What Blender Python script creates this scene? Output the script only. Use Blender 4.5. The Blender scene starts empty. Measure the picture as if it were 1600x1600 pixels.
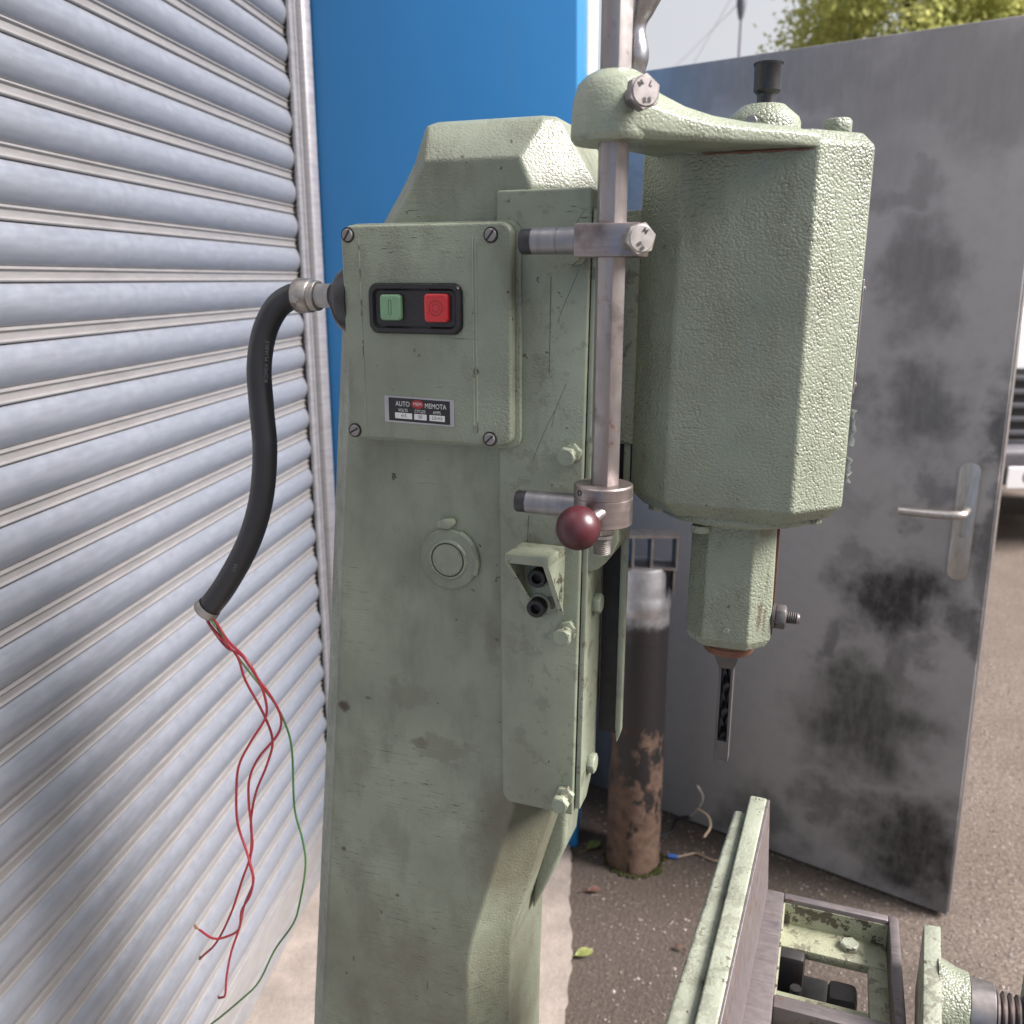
import bpy, bmesh, math, random
from mathutils import Vector, Matrix
R = math.radians
random.seed(7)
S = bpy.context.scene
C = S.collection

# ------------------------------------------------------------------ camera, sky, sun, exposure
EYE = 1.5; PITCH = R(14.57); FPX = 1400.0
cam = bpy.data.cameras.new('camera'); cam.sensor_width = 36; cam.lens = 36 * FPX / 1600
cam.clip_start = .02; cam.clip_end = 600
co = bpy.data.objects.new('camera', cam); C.objects.link(co)
co.location = (0, 0, EYE); co.rotation_euler = (R(90) - PITCH, 0, 0)
cam.dof.use_dof = True; cam.dof.focus_distance = .86; cam.dof.aperture_fstop = 7.5
S.camera = co
SUNV = Vector((.97, -.24, .86)).normalized()
w = bpy.data.worlds.new('World'); S.world = w; w.use_nodes = True
nt = w.node_tree; nt.nodes.clear()
wo = nt.nodes.new('ShaderNodeOutputWorld'); bg = nt.nodes.new('ShaderNodeBackground')
sky = nt.nodes.new('ShaderNodeTexSky'); sky.sky_type = 'NISHITA'; sky.sun_disc = False
sky.sun_elevation = math.asin(SUNV.z); sky.sun_rotation = math.atan2(SUNV.x, SUNV.y)
sky.air_density = 1.0; sky.dust_density = 3.0
hs = nt.nodes.new('ShaderNodeHueSaturation'); hs.inputs['Saturation'].default_value = .35
nt.links.new(sky.outputs[0], hs.inputs['Color'])
# an even layer of thin cloud over the whole sky
tc = nt.nodes.new('ShaderNodeTexCoord'); cn = nt.nodes.new('ShaderNodeTexNoise')
cn.inputs['Scale'].default_value = 2.2; cn.inputs['Detail'].default_value = 5
nt.links.new(tc.outputs['Generated'], cn.inputs['Vector'])
cr = nt.nodes.new('ShaderNodeMapRange'); cr.inputs[1].default_value = .3; cr.inputs[2].default_value = .7
cr.inputs[3].default_value = .62; cr.inputs[4].default_value = .82
nt.links.new(cn.outputs['Fac'], cr.inputs[0])
mx = nt.nodes.new('ShaderNodeMix'); mx.data_type = 'RGBA'
nt.links.new(cr.outputs[0], mx.inputs[0]); nt.links.new(hs.outputs[0], mx.inputs[6])
mx.inputs[7].default_value = (6.6, 6.65, 7.0, 1)
nt.links.new(mx.outputs[2], bg.inputs[0]); bg.inputs[1].default_value = .05
nt.links.new(bg.outputs[0], wo.inputs[0])
sl = bpy.data.lights.new('sun', 'SUN'); sl.energy = 5.0; sl.angle = R(30); sl.color = (1, .915, .905)
so = bpy.data.objects.new('sun', sl); C.objects.link(so); so.location = SUNV * 8
so.rotation_euler = SUNV.to_track_quat('Z', 'Y').to_euler()
S.view_settings.view_transform = 'Standard'; S.view_settings.look = 'None'
S.view_settings.exposure = 1.32
S.cycles.max_bounces = 6; S.cycles.diffuse_bounces = 3; S.cycles.glossy_bounces = 3; S.view_settings.gamma = 1; S.view_settings.use_curve_mapping = False

# ------------------------------------------------------------------ surveying: photograph -> place
TH = R(20)
ED = Vector((math.cos(TH), -math.sin(TH), 0)); EB = Vector((math.sin(TH), math.cos(TH), 0))   # machine axes: to its front, to its far side
def ray(x, y):
    u = (x - 800) / FPX; v = (y - 800) / FPX
    return Vector((u, math.cos(PITCH) - v * math.sin(PITCH), -(math.sin(PITCH) + v * math.cos(PITCH))))
def mb(x, y, b):                       # point of the machine's plane at depth b, as (a, b, z)
    d = ray(x, y); t = b / d.dot(EB); return Vector((t * d.dot(ED), b, EYE + t * d.z))
def mz(x, y, z):
    d = ray(x, y); t = (z - EYE) / d.z; return Vector((t * d.dot(ED), t * d.dot(EB), z))
def wz(x, y, z=0.0):
    d = ray(x, y); t = (z - EYE) / d.z; return Vector((t * d.x, t * d.y, z))
def wy(x, y, Y):
    d = ray(x, y); t = Y / d.y; return Vector((t * d.x, Y, EYE + t * d.z))

# ------------------------------------------------------------------ materials
class G:
    def __init__(s, name):
        s.m = bpy.data.materials.new(name); s.m.use_nodes = True
        s.t = s.m.node_tree; s.b = s.t.nodes['Principled BSDF']
        s.co = s.t.nodes.new('ShaderNodeTexCoord').outputs['Object']
    def n(s, typ, **kw):
        x = s.t.nodes.new(typ)
        for k, v in kw.items(): setattr(x, k, v)
        return x
    def put(s, sock, v):
        if isinstance(v, bpy.types.NodeSocket): s.t.links.new(v, sock)
        else: sock.default_value = v
    def noise(s, scale, detail=4, rough=.55, vec=None, dist=0):
        x = s.n('ShaderNodeTexNoise'); s.put(x.inputs['Vector'], vec or s.co)
        x.inputs['Scale'].default_value = scale; x.inputs['Detail'].default_value = detail
        x.inputs['Roughness'].default_value = rough; x.inputs['Distortion'].default_value = dist
        return x.outputs['Fac']
    def vor(s, scale, feature='SMOOTH_F1', out='Distance', vec=None):
        x = s.n('ShaderNodeTexVoronoi', feature=feature); s.put(x.inputs['Vector'], vec or s.co)
        x.inputs['Scale'].default_value = scale
        return x.outputs[out]
    def map(s, scale=(1, 1, 1), rot=(0, 0, 0), loc=(0, 0, 0)):
        x = s.n('ShaderNodeMapping'); s.put(x.inputs[0], s.co)
        x.inputs['Scale'].default_value = scale; x.inputs['Rotation'].default_value = rot; x.inputs['Location'].default_value = loc
        return x.outputs[0]
    def rng(s, v, a, b, c=0., d=1., smooth=False):
        x = s.n('ShaderNodeMapRange'); s.put(x.inputs[0], v)
        if smooth: x.interpolation_type = 'SMOOTHSTEP'
        for i, q in enumerate((a, b, c, d)): x.inputs[i + 1].default_value = q
        return x.outputs[0]
    def math(s, op, a, b=0.):
        x = s.n('ShaderNodeMath', operation=op); s.put(x.inputs[0], a); s.put(x.inputs[1], b); return x.outputs[0]
    def mix(s, f, a, b):
        x = s.n('ShaderNodeMix', data_type='RGBA'); s.put(x.inputs[0], f)
        for i, q in ((6, a), (7, b)):
            s.put(x.inputs[i], q if isinstance(q, bpy.types.NodeSocket) else (*q, 1))
        return x.outputs[2]
    def bump(s, h, dist, strength=1., prev=None):
        x = s.n('ShaderNodeBump'); s.put(x.inputs['Height'], h); x.inputs['Distance'].default_value = dist
        x.inputs['Strength'].default_value = strength
        if prev is not None: s.t.links.new(prev, x.inputs['Normal'])
        return x.outputs[0]
    def done(s, col=None, rough=None, metal=None, normal=None, spec=None):
        for k, v in (('Base Color', col), ('Roughness', rough), ('Metallic', metal), ('Normal', normal), ('Specular IOR Level', spec)):
            if v is not None:
                s.put(s.b.inputs[k], (*v, 1) if isinstance(v, tuple) else v)
        return s.m

def paint(name, base, cell=230., relief=.0005, chips=.5, rough=.36, grime=.5, scratch=.6, stain=.5, blobs=(), gate=True):
    g = G(name)
    big = g.noise(7, 4, .6)
    c = g.mix(g.rng(big, .35, .7), tuple(v * .74 for v in base), tuple(v * 1.06 for v in base))
    nm_ = g.noise(24, 4, .65, g.map((1, 1, .4)))
    c = g.mix(g.rng(nm_, .48, .78, 0, grime), c, (.085, .084, .058))
    c = g.mix(g.rng(g.noise(2.6, 6, .72, g.map(loc=(3, 1, 4))), .46, .74, 0, stain), c, (.105, .09, .058))
    if blobs:
        nz = g.n('ShaderNodeTexNoise'); nz.inputs['Scale'].default_value = 45; nz.inputs['Detail'].default_value = 5; nz.inputs['Roughness'].default_value = .7; g.put(nz.inputs['Vector'], g.co)
        s2 = g.n('ShaderNodeVectorMath', operation='MULTIPLY_ADD'); g.put(s2.inputs[0], nz.outputs['Color'])
        for a, z, ra, rz, st, wob, col in blobs:
            s2 = g.n('ShaderNodeVectorMath', operation='MULTIPLY_ADD'); g.put(s2.inputs[0], nz.outputs['Color']); s2.inputs[1].default_value = (wob,) * 3; g.put(s2.inputs[2], g.co)
            m = g.n('ShaderNodeMapping'); g.put(m.inputs[0], s2.outputs[0]); m.inputs['Location'].default_value = (-(a + wob / 2) / ra, 0, -(z + wob / 2) / rz); m.inputs['Scale'].default_value = (1 / ra, 0, 1 / rz)
            L = g.n('ShaderNodeVectorMath', operation='LENGTH'); g.put(L.inputs[0], m.outputs[0])
            c = g.mix(g.rng(L.outputs['Value'], 1.15, .65, 0, st), c, col)
    sc = g.noise(5, 1, .5, g.map((2, 2, 60), (.5, 1.0, .2)))
    hair = g.math('LESS_THAN', g.math('ABSOLUTE', g.math('SUBTRACT', sc, .5)), .006)
    c = g.mix(g.math('MULTIPLY', g.math('MULTIPLY', hair, g.rng(big, .53, .57)), scratch), c, (.05, .055, .04))
    # chips down to dark primer: scattered, and along worn edges
    nf = g.noise(75, 3, .62)
    geo = g.n('ShaderNodeNewGeometry')
    edge = g.rng(geo.outputs['Pointiness'], .53, .60)
    chp = g.math('MULTIPLY', g.rng(nf, .715 - .03 * chips, .725 - .03 * chips), g.rng(big, .47, .43) if gate else g.rng(big, .75, .5, .3, 1))
    ech = g.math('MULTIPLY', g.rng(g.noise(46, 4, .7), .62 - .05 * chips, .65 - .05 * chips), edge)
    ch = g.math('MAXIMUM', chp, ech)
    c = g.mix(g.math('MULTIPLY', edge, .25), c, tuple(min(.7, v * 1.5) for v in base))
    c = g.mix(g.math('MULTIPLY', ch, .88), c, (.05, .036, .026))
    v1 = g.vor(cell, 'F1', vec=g.map((1, 1, 1.15), (.3, .2, .1)))
    h = g.math('SUBTRACT', g.math('MULTIPLY', g.noise(cell * .9, 1), .9), g.math('POWER', v1, 2.))
    h = g.math('MULTIPLY', h, g.rng(nm_, .3, .65, .25, 1.15))
    h = g.math('SUBTRACT', h, g.math('MULTIPLY', ch, .4))
    return g.done(c, g.rng(nf, .3, .7, rough - .06, rough + .14), 0., g.bump(h, relief, 1.), .5)
GREEN = (.224, .256, .188)
M = {}
M['hammer'] = paint('hammered_green_paint', GREEN, 410, .0010, .7, .31, .45, .7, .45)
M['arm'] = paint('worn_cast_green_paint', tuple(v * 1.02 for v in GREEN), 390, .0004, 1.0, .32, .55, .3, .45)
M['green'] = paint('green_machine_paint', GREEN, 420, .00040, .7, .36, .6, .9, .6)
def cb_(x, y, ra, rz, st, wob, col=(.045, .032, .024)):
    q = mb(x, y, .80); return (q.x + .36, q.z, ra, rz, st, wob, col)
BR = (.085, .07, .045)
M['column'] = paint('column_green_paint', GREEN, 420, .00036, .6, .36, .6, .9, .7, [cb_(635, 1085, .028, .016, .3, .07, BR), cb_(690, 1172, .034, .014, .35, .08, BR), cb_(655, 1160, .012, .006, .5, .02, BR), cb_(538, 1104, .0065, .0075, .95, .016), cb_(537, 1326, .0032, .003, .9, .004), cb_(621, 1399, .0025, .002, .9, .003), cb_(596, 1425, .0015, .003, .8, .002), cb_(553, 1498, .0012, .004, .9, .002), cb_(668, 1540, .0008, .007, .8, .001), cb_(575, 1090, .004, .002, .6, .006), cb_(770, 1000, .01, .03, .35, .03, BR), cb_(800, 1330, .05, .09, .55, .05, BR)])  # last blob: oil grime on the lower front chamfer, with its shade painted in
M['smooth_green'] = paint('smooth_green_paint', tuple(v * 1.03 for v in GREEN), 500, .00018, 1.0, .35, .6, .9, .6)
M['pale_green'] = paint('worn_pale_green_paint', (.265, .292, .225), 300, .0004, 2.0, .42, .6, 0., .2, (), False)
M['dirty_green'] = paint('oil_stained_green_paint', (.26, .275, .19), 300, .0005, 1.6, .4, .9, 0., .9)

def metal(name, col, rough=.35, rust=0., brush=None, metallic=.9, grime=.4):
    g = G(name)
    v = g.noise(60, 5, .6, g.map(brush) if brush else None)
    c = g.mix(g.rng(v, .35, .7), tuple(q * .72 for q in col), col)
    c = g.mix(g.rng(g.noise(40, 4), .58, .75, 0, grime), c, (.06, .05, .045))
    me = metallic
    if rust:
        k = g.rng(g.noise(55, 5, .65, g.map(loc=(2, 5, 9))), .62 - .12 * rust, .70 - .12 * rust)
        c = g.mix(k, c, (.10, .047, .025)); me = g.math('SUBTRACT', metallic, g.math('MULTIPLY', k, metallic * .8))
    return g.done(c, g.rng(g.noise(90, 3), .3, .7, rough - .06, rough + .14), me, g.bump(v, .0002, .6))
M['steel'] = metal('bare_steel', (.30, .28, .27), .42)
M['rod'] = metal('worn_steel_rod', (.34, .315, .305), .40, .12, (1, 1, .15), .7, .6)
M['collar'] = metal('turned_steel', (.31, .27, .255), .34, .15, (.1, .1, 3), .85, .55)
M['alu'] = metal('turned_aluminium', (.27, .27, .28), .42, 0, (3, .1, .1), .7, .2)
M['plate'] = metal('machined_cast_iron', (.20, .178, .176), .45, .15, (.4, 4, 1), .55, .4)
M['zinc'] = metal('zinc_plate', (.40, .38, .355), .38, .1, None, .8, .5)
M['chrome'] = metal('chromed_steel', (.42, .42, .44), .24, 0, None, 1., .1)
M['chisel'] = metal('ground_tool_steel', (.11, .103, .10), .42, .1, (2, 2, .4), .45, .4)
M['auger'] = metal('dark_auger_steel', (.05, .047, .045), .32, 0, None, .7, .2)
M['rust'] = metal('rusty_steel', (.17, .078, .05), .6, .6, None, .3, .5)
M['black_iron'] = metal('greasy_black_iron', (.010, .0085, .008), .55, 0, None, 0., .1)
M['stainless'] = metal('satin_stainless', (.52, .49, .45), .38, 0, (6, 6, .5), .85, .1)
M['copper'] = metal('copper_strand', (.35, .16, .09), .45, 0, None, .7, .4)

def flat(name, col, rough=.5, var=.12, scale=30, bump=.0001, bscale=400, spec=.5, metallic=0.):
    g = G(name); v = g.noise(scale, 4)
    c = g.mix(g.rng(v, .3, .7), tuple(q * (1 - var) for q in col), tuple(min(1, q * (1 + var)) for q in col))
    return g.done(c, g.rng(g.noise(scale * 3, 3), .3, .7, max(.03, rough - .06), rough + .08), metallic, g.bump(g.noise(bscale, 3), bump, .6), spec)
M['black'] = flat('black_plastic', (.012, .012, .014), .3, .2)
M['rubber'] = flat('black_rubber', (.02, .02, .023), .5, .3, 60, .0002)
M['conduit'] = flat('black_conduit', (.016, .017, .02), .38, .2, 20, .0002, 60)
M['grn_btn'] = flat('green_button', (.16, .30, .17), .35, .1)
M['red_btn'] = flat('red_button', (.50, .022, .028), .3, .1)
M['ball'] = flat('maroon_ball', (.042, .0062, .0095), .40, .4, 22, .0002, 40)
M['redwire'] = flat('red_wire', (.33, .022, .034), .4, .15, 40)
M['grnwire'] = flat('green_wire', (.05, .16, .035), .45, .25, 40)
M['white'] = flat('white_paint', (.70, .70, .70), .45, .06, 8)
M['print'] = flat('white_print', (.62, .62, .60), .6, .08, 80)
M['dimprint'] = flat('faint_grey_print', (.10, .10, .11), .6, .2, 120)
M['ink'] = flat('black_ink', (.02, .02, .02), .5, .1)
M['logored'] = flat('dull_red_print', (.30, .02, .02), .4, .1)
M['silver'] = flat('silver_foil', (.42, .42, .43), .36, .15, 12, .0005, 60, .5, .85)
M['groove'] = flat('dark_groove', (.03, .035, .03), .7, .2)
M['greybox'] = flat('grey_nylon', (.33, .32, .31), .5, .15, 60, .0003, 300)

def make_blue():
    g = G('blue_steel_cladding')
    c = g.mix(g.rng(g.noise(1.5, 5), .3, .7), (.020, .165, .405), (.026, .19, .455))
    c = g.mix(g.rng(g.noise(70, 2), .78, .80, 0, .6), c, (.35, .45, .6))
    c = g.mix(g.rng(g.noise(3, 6, .7, g.map((3, 3, .3))), .6, .8, 0, .3), c, (.10, .14, .2))
    return g.done(c, .42, 0., g.bump(g.noise(6, 2), .002, .3), .4)
M['blue'] = make_blue()
def make_shutter(name, a, b, dirt, met):
    g = G(name)
    c = g.mix(g.rng(g.noise(70, 3, .6, g.map((.25, .25, 2))), .3, .7), a, b)
    c = g.mix(g.rng(g.noise(14, 6, .75, g.map((.5, .5, 2.5))), .54, .8, 0, dirt), c, (.17, .15, .13))
    c = g.mix(g.rng(g.noise(230, 2), .80, .81, 0, .7), c, (.6, .6, .6))
    return g.done(c, g.rng(g.noise(60, 3), .3, .7, .34, .48), met, g.bump(g.noise(5, 2, .5, g.map((1, 1, 2))), .004, .25), .5)
M['slat'] = make_shutter('galvanised_shutter', (.20, .217, .245), (.235, .254, .285), .3, .45)
M['bead'] = make_shutter('dusty_shutter_joint', (.20, .198, .195), (.25, .246, .24), .5, .35)
M['galv'] = make_shutter('galvanised_rail', (.27, .27, .28), (.36, .36, .37), .5, .5)
def make_asphalt():
    g = G('asphalt')
    sp = g.n('ShaderNodeSeparateColor'); g.put(sp.inputs[0], g.vor(210, 'F1', 'Color'))
    c = g.mix(sp.outputs[0], (.13, .105, .086), (.25, .21, .175))
    c = g.mix(g.rng(g.noise(340, 2), .5, .72), c, (.06, .047, .038))
    c = g.mix(g.rng(g.noise(2.2, 7, .7), .42, .66, 0, .6), c, (.115, .088, .068))
    c = g.mix(g.rng(sp.outputs[1], .985, .987), c, (.32, .28, .25))
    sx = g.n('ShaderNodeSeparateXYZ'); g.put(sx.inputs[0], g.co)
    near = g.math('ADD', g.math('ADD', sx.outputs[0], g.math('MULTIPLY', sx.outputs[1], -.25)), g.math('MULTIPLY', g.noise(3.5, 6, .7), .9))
    c = g.mix(g.rng(near, 1.3, .55, 0, .8, True), c, (.058, .047, .038))  # dirt towards the building, deepened to put the shade there into the colour
    c = g.mix(g.rng(g.noise(85, 4, .65), .42, .66, 0, .55), c, (.045, .037, .031))
    c = g.mix(g.rng(g.noise(120, 3, .6, g.map(loc=(5, 3, 0))), .6, .7, 0, .4), c, (.26, .22, .185))
    h = g.math('ADD', g.math('MULTIPLY', sp.outputs[2], .5), g.noise(100, 5, .65))
    return g.done(c, .85, 0., g.bump(h, .006, 1.), .25)
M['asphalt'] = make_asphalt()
def make_concrete():
    g = G('worn_concrete')
    c = g.mix(g.rng(g.noise(9, 7, .7), .3, .7), (.165, .145, .125), (.29, .255, .22))
    c = g.mix(g.rng(g.noise(120, 3), .6, .72, 0, .6), c, (.16, .13, .11))
    return g.done(c, .85, 0., g.bump(g.noise(90, 6, .7), .003, .9), .3)
M['concrete'] = make_concrete()
M['stone'] = flat('grey_brown_chippings', (.21, .18, .16), .8, .5, 60, .001, 300, .3)
M['leaf'] = flat('yellow_green_leaf', (.15, .17, .05), .55, .3, 60)
M['leaf2'] = flat('fallen_green_leaf', (.09, .12, .03), .55, .3, 60)
M['brownleaf'] = flat('brown_leaf', (.10, .05, .038), .6, .3, 60)
M['moss'] = flat('moss', (.030, .034, .012), .9, .5, 80, .004, 300, .1)

# ------------------------------------------------------------------ mesh helpers
def bm_new(): return bmesh.new()
def add_loft(bm, secs, cap=True):
    rows = [[bm.verts.new(p) for p in s] for s in secs]
    n = len(rows[0])
    for r0, r1 in zip(rows, rows[1:]):
        for i in range(n):
            bm.faces.new((r0[i], r0[(i + 1) % n], r1[(i + 1) % n], r1[i]))
    if cap:
        bm.faces.new(rows[0][::-1]); bm.faces.new(rows[-1])
    return rows
def add_box(bm, a0, a1, b0, b1, z0, z1):
    add_loft(bm, [[(a0, b0, z), (a1, b0, z), (a1, b1, z), (a0, b1, z)] for z in (z0, z1)])
def frame(axis):
    z = Vector(axis).normalized(); q = z.to_track_quat('Z', 'Y'); return q.to_matrix()
def add_rings(bm, p, axis, prof, n=24, rot=0., cap=True):      # prof: (distance along axis, radius)
    m = frame(axis); p = Vector(p)
    add_loft(bm, [[p + m @ Vector((r * math.cos(rot + 2 * math.pi * i / n), r * math.sin(rot + 2 * math.pi * i / n), h)) for i in range(n)] for h, r in prof], cap)
def smooth_path(pts, k=8):
    pts = [Vector(p) for p in pts]; P = [pts[0] * 2 - pts[1]] + pts + [pts[-1] * 2 - pts[-2]]; out = []
    for i in range(1, len(P) - 2):
        for j in range(k):
            t = j / k
            out.append(.5 * (2 * P[i] + (P[i + 1] - P[i - 1]) * t + (2 * P[i - 1] - 5 * P[i] + 4 * P[i + 1] - P[i + 2]) * t * t + (3 * P[i] - P[i - 1] - 3 * P[i + 1] + P[i + 2]) * t ** 3))
    out.append(pts[-1]); return out
def add_tube(bm, path, r, n=12, cap=True):
    secs = []; up = None
    for i, p in enumerate(path):
        d = (path[min(i + 1, len(path) - 1)] - path[max(i - 1, 0)]).normalized()
        if up is None: up = d.orthogonal().normalized()
        up = (up - d * up.dot(d)).normalized(); s = d.cross(up)
        rr = r(i / (len(path) - 1)) if callable(r) else r
        secs.append([p + up * (rr * math.cos(2 * math.pi * j / n)) + s * (rr * math.sin(2 * math.pi * j / n)) for j in range(n)])
    add_loft(bm, secs, cap)
def add_sphere(bm, p, r, n=28, m=16, sc=(1, 1, 1)):
    bmesh.ops.create_uvsphere(bm, u_segments=n, v_segments=m, radius=r, matrix=Matrix.Translation(p) @ Matrix.Diagonal((*sc, 1)))
def add_ext_b(bm, poly, b0, b1):                      # polygon in (a, z) pushed along b
    add_loft(bm, [[(a, b, z) for a, z in poly] for b in (b0, b1)])
def add_ext_z(bm, poly, z0, z1):
    add_loft(bm, [[(a, b, z) for a, b in poly] for z in (z0, z1)])
def rrect(x0, x1, y0, y1, r, k=5):
    o = []
    for cx, cy, s in ((x1 - r, y0 + r, -90), (x1 - r, y1 - r, 0), (x0 + r, y1 - r, 90), (x0 + r, y0 + r, 180)):
        for i in range(k + 1):
            t = R(s + 90 * i / k); o.append((cx + r * math.cos(t), cy + r * math.sin(t)))
    return o
def bevel(bm, off, seg=2, ang=25):
    bmesh.ops.recalc_face_normals(bm, faces=bm.faces)
    e = [x for x in bm.edges if len(x.link_faces) == 2 and x.calc_face_angle(0) > R(ang)]
    bmesh.ops.bevel(bm, geom=e, offset=off, segments=seg, affect='EDGES', profile=.5, clamp_overlap=True)
def mesh_of(name, bm, mats, smooth=35):
    bmesh.ops.recalc_face_normals(bm, faces=bm.faces)
    me = bpy.data.meshes.new(name); bm.to_mesh(me); bm.free()
    for m in (mats if isinstance(mats, (list, tuple)) else [mats]): me.materials.append(m)
    if smooth:
        for p in me.polygons: p.use_smooth = True
        me.set_sharp_from_angle(angle=R(smooth))
    return me
def place(name, me, parent=None, loc=(0, 0, 0), rot=None):
    o = bpy.data.objects.new(name, me); C.objects.link(o); o.parent = parent; o.location = loc
    if rot is not None: o.rotation_mode = 'QUATERNION'; o.rotation_quaternion = rot
    return o
def obj(name, bm, mat, parent=None, smooth=35, loc=(0, 0, 0), rot=None):
    return place(name, mesh_of(name, bm, mat, smooth), parent, loc, rot)
def tag(o, label=None, cat=None, group=None, kind=None):
    for k, v in (('label', label), ('category', cat), ('group', group), ('kind', kind)):
        if v: o[k] = v
    return o
def empty(name, loc=(0, 0, 0), rz=0.):
    o = bpy.data.objects.new(name, None); C.objects.link(o); o.location = loc; o.rotation_euler = (0, 0, rz); o.empty_display_size = .05; return o
def add_text(bm, s, size, fn, ax='CENTER', thick=0.):
    cu = bpy.data.curves.new('txt', 'FONT'); cu.body = s; cu.size = size; cu.align_x = ax; cu.align_y = 'CENTER'; cu.resolution_u = 3
    cu.offset = size * thick
    t = bpy.data.objects.new('txt', cu); C.objects.link(t)
    bpy.context.view_layer.update()
    me = bpy.data.meshes.new_from_object(t.evaluated_get(bpy.context.evaluated_depsgraph_get()))
    k = len(bm.verts); vs = [bm.verts.new(fn(v.co.x, v.co.y)) for v in me.vertices]
    for p in me.polygons:
        try: bm.faces.new([vs[i] for i in p.vertices])
        except ValueError: pass
    bpy.data.objects.remove(t); bpy.data.curves.remove(cu); bpy.data.meshes.remove(me)
def hex_head(r, h, cham=.16, shank=None):
    bm = bm_new(); rr = r * 2 / math.sqrt(3)
    hexa = [(rr * math.cos(R(60 * i)), rr * math.sin(R(60 * i))) for i in range(6)]
    secs = [[(x, y, z) for x, y in hexa] for z in (0, h * (1 - cham * .6))]
    add_loft(bm, secs); bevel(bm, r * .05, 1)
    add_rings(bm, (0, 0, h * (1 - cham * .6) - .0002), (0, 0, 1), [(0, r * .985), (h * cham * .6, r * .88)], 24)
    if shank: add_rings(bm, (0, 0, -shank[1]), (0, 0, 1), [(0, shank[0]), (shank[1] + .0005, shank[0])], 20)
    return bm

# ------------------------------------------------------------------ ground
bm = bm_new(); add_box(bm, -60, 60, -60, 90, -.3, 0)
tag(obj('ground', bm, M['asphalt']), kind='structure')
SD = Vector((math.sin(R(7.25)), math.cos(R(7.25)), 0)); SN = Vector((SD.y, -SD.x, 0)); S0 = Vector((-.497, 2.172, 0))
def sp(s, n, z): return S0 + SD * s + SN * n + Vector((0, 0, z))
bm = bm_new()
edge = []
for i in range(195):
    s = .04 - i * .02
    edge.append(sp(s, .655 - .06 * s + .007 * math.sin(i * .13) + .004 * math.sin(i * .31 + 1) + .004 * random.uniform(-1, 1), 0))
poly = [sp(.02, -.3, 0)] + edge + [sp(.02 - 3.9, -.3, 0)]
add_loft(bm, [[(p.x, p.y, z) for p in poly] for z in (-.05, .012)])
tag(obj('pavement', bm, M['concrete']), 'worn concrete apron along the foot of the roller shutter', None, None, 'structure')

# ------------------------------------------------------------------ roller shutter
sh = empty('roller_shutter', S0 + SD * -1.6, 0)
tag(sh, 'grey galvanised steel roller shutter of horizontal curved slats on the left', 'roller shutter')
SHB = S0 + SD * -1.6
def srel(s, n, z): return sp(s, n, z) - SHB
PITCHZ = .0735; Z0 = 1.4948 - 19 * PITCHZ
prof = [(-.001, .0005, 1), (.0030, .0010, 1), (.0055, .0022, 1), (.0062, .0038, 1), (.0050, .0054, 1), (.0032, .0064, 1), (.0028, .0100, 1), (.0030, .0148, 1), (.0048, .0160, 1), (.0060, .0176, 1), (.0056, .0192, 1), (.0035, .0206, 1), (.0008, .0214, 1)]
for i in range(15):
    t = i / 14; prof.append((.001 + .0120 * math.sin(math.pi * (t * .96 + .02)) ** .75, .0220 + .0513 * t, 0))
prof.append((-.003, .0741, 0))
def slat_mesh():
    bm = bm_new(); L = [-3.3, -.012]; rows = []
    for s in L: rows.append([bm.verts.new(srel(s, n, z)) for n, z, _ in prof])
    bk = [[bm.verts.new(srel(s, -.006, z)) for z in (.0741, .0005)] for s in L]
    for i in range(len(prof) - 1):
        f = bm.faces.new((rows[0][i], rows[1][i], rows[1][i + 1], rows[0][i + 1])); f.material_index = prof[i + 1][2]
    n = len(prof)
    for q in (0, 1): bm.faces.new(rows[q] + bk[q])
    bm.faces.new((bk[0][0], bk[1][0], bk[1][1], bk[0][1]))
    bm.faces.new((rows[0][-1], rows[1][-1], bk[1][0], bk[0][0])); bm.faces.new((rows[0][0], rows[1][0], bk[1][1], bk[0][1]))
    return mesh_of('slat', bm, [M['slat'], M['bead']], 40)
sm = slat_mesh()
for k in range(36): place('slat', sm, sh, (random.uniform(-.0006, .0006), random.uniform(-.002, .002), Z0 + k * PITCHZ))
bm = bm_new()                                                        # bottom rail: an angle bar with a ledge
pr = [(-.008, .012), (.030, .012), (.030, .022), (.010, .026), (.008, .09), (.004, Z0 - .001), (-.008, Z0 - .001)]
add_loft(bm, [[srel(s, n, z) for n, z in pr] for s in (-3.3, -.012)]); bevel(bm, .0015, 1)
obj('bottom_rail', bm, M['bead'], sh)
bm = bm_new()                                                        # guide channel
for n0, n1, s0, s1 in ((.014, .020, -.030, .012), (.020, .0235, -.008, .000), (-.05, .017, .012, .016), (-.05, -.045, -.05, .012)):
    p = [srel(s0, n0, 0), srel(s1, n0, 0), srel(s1, n1, 0), srel(s0, n1, 0)]
    add_loft(bm, [[(q.x, q.y, z) for q in p] for z in (.0, 3.0)])
obj('guide_rail', bm, M['galv'], sh)
bm = bm_new(); p = [srel(.016, -.01, 0), srel(.040, -.01, 0), srel(.040, .045, 0), srel(.016, .033, 0)]
add_loft(bm, [[(q.x, q.y, z) for q in p] for z in (0, 3.0)]); bevel(bm, .003, 2)
obj('guide_angle', bm, M['galv'], sh)
bm = bm_new(); p = [srel(-3.3, -.25, 0), srel(.06, -.25, 0), srel(.06, .03, 0), srel(-3.3, .03, 0)]
add_loft(bm, [[(q.x, q.y, z) for q in p] for z in (Z0 + 36 * PITCHZ, 3.15)]); bevel(bm, .01, 2)
obj('hood', bm, M['galv'], sh)

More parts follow.
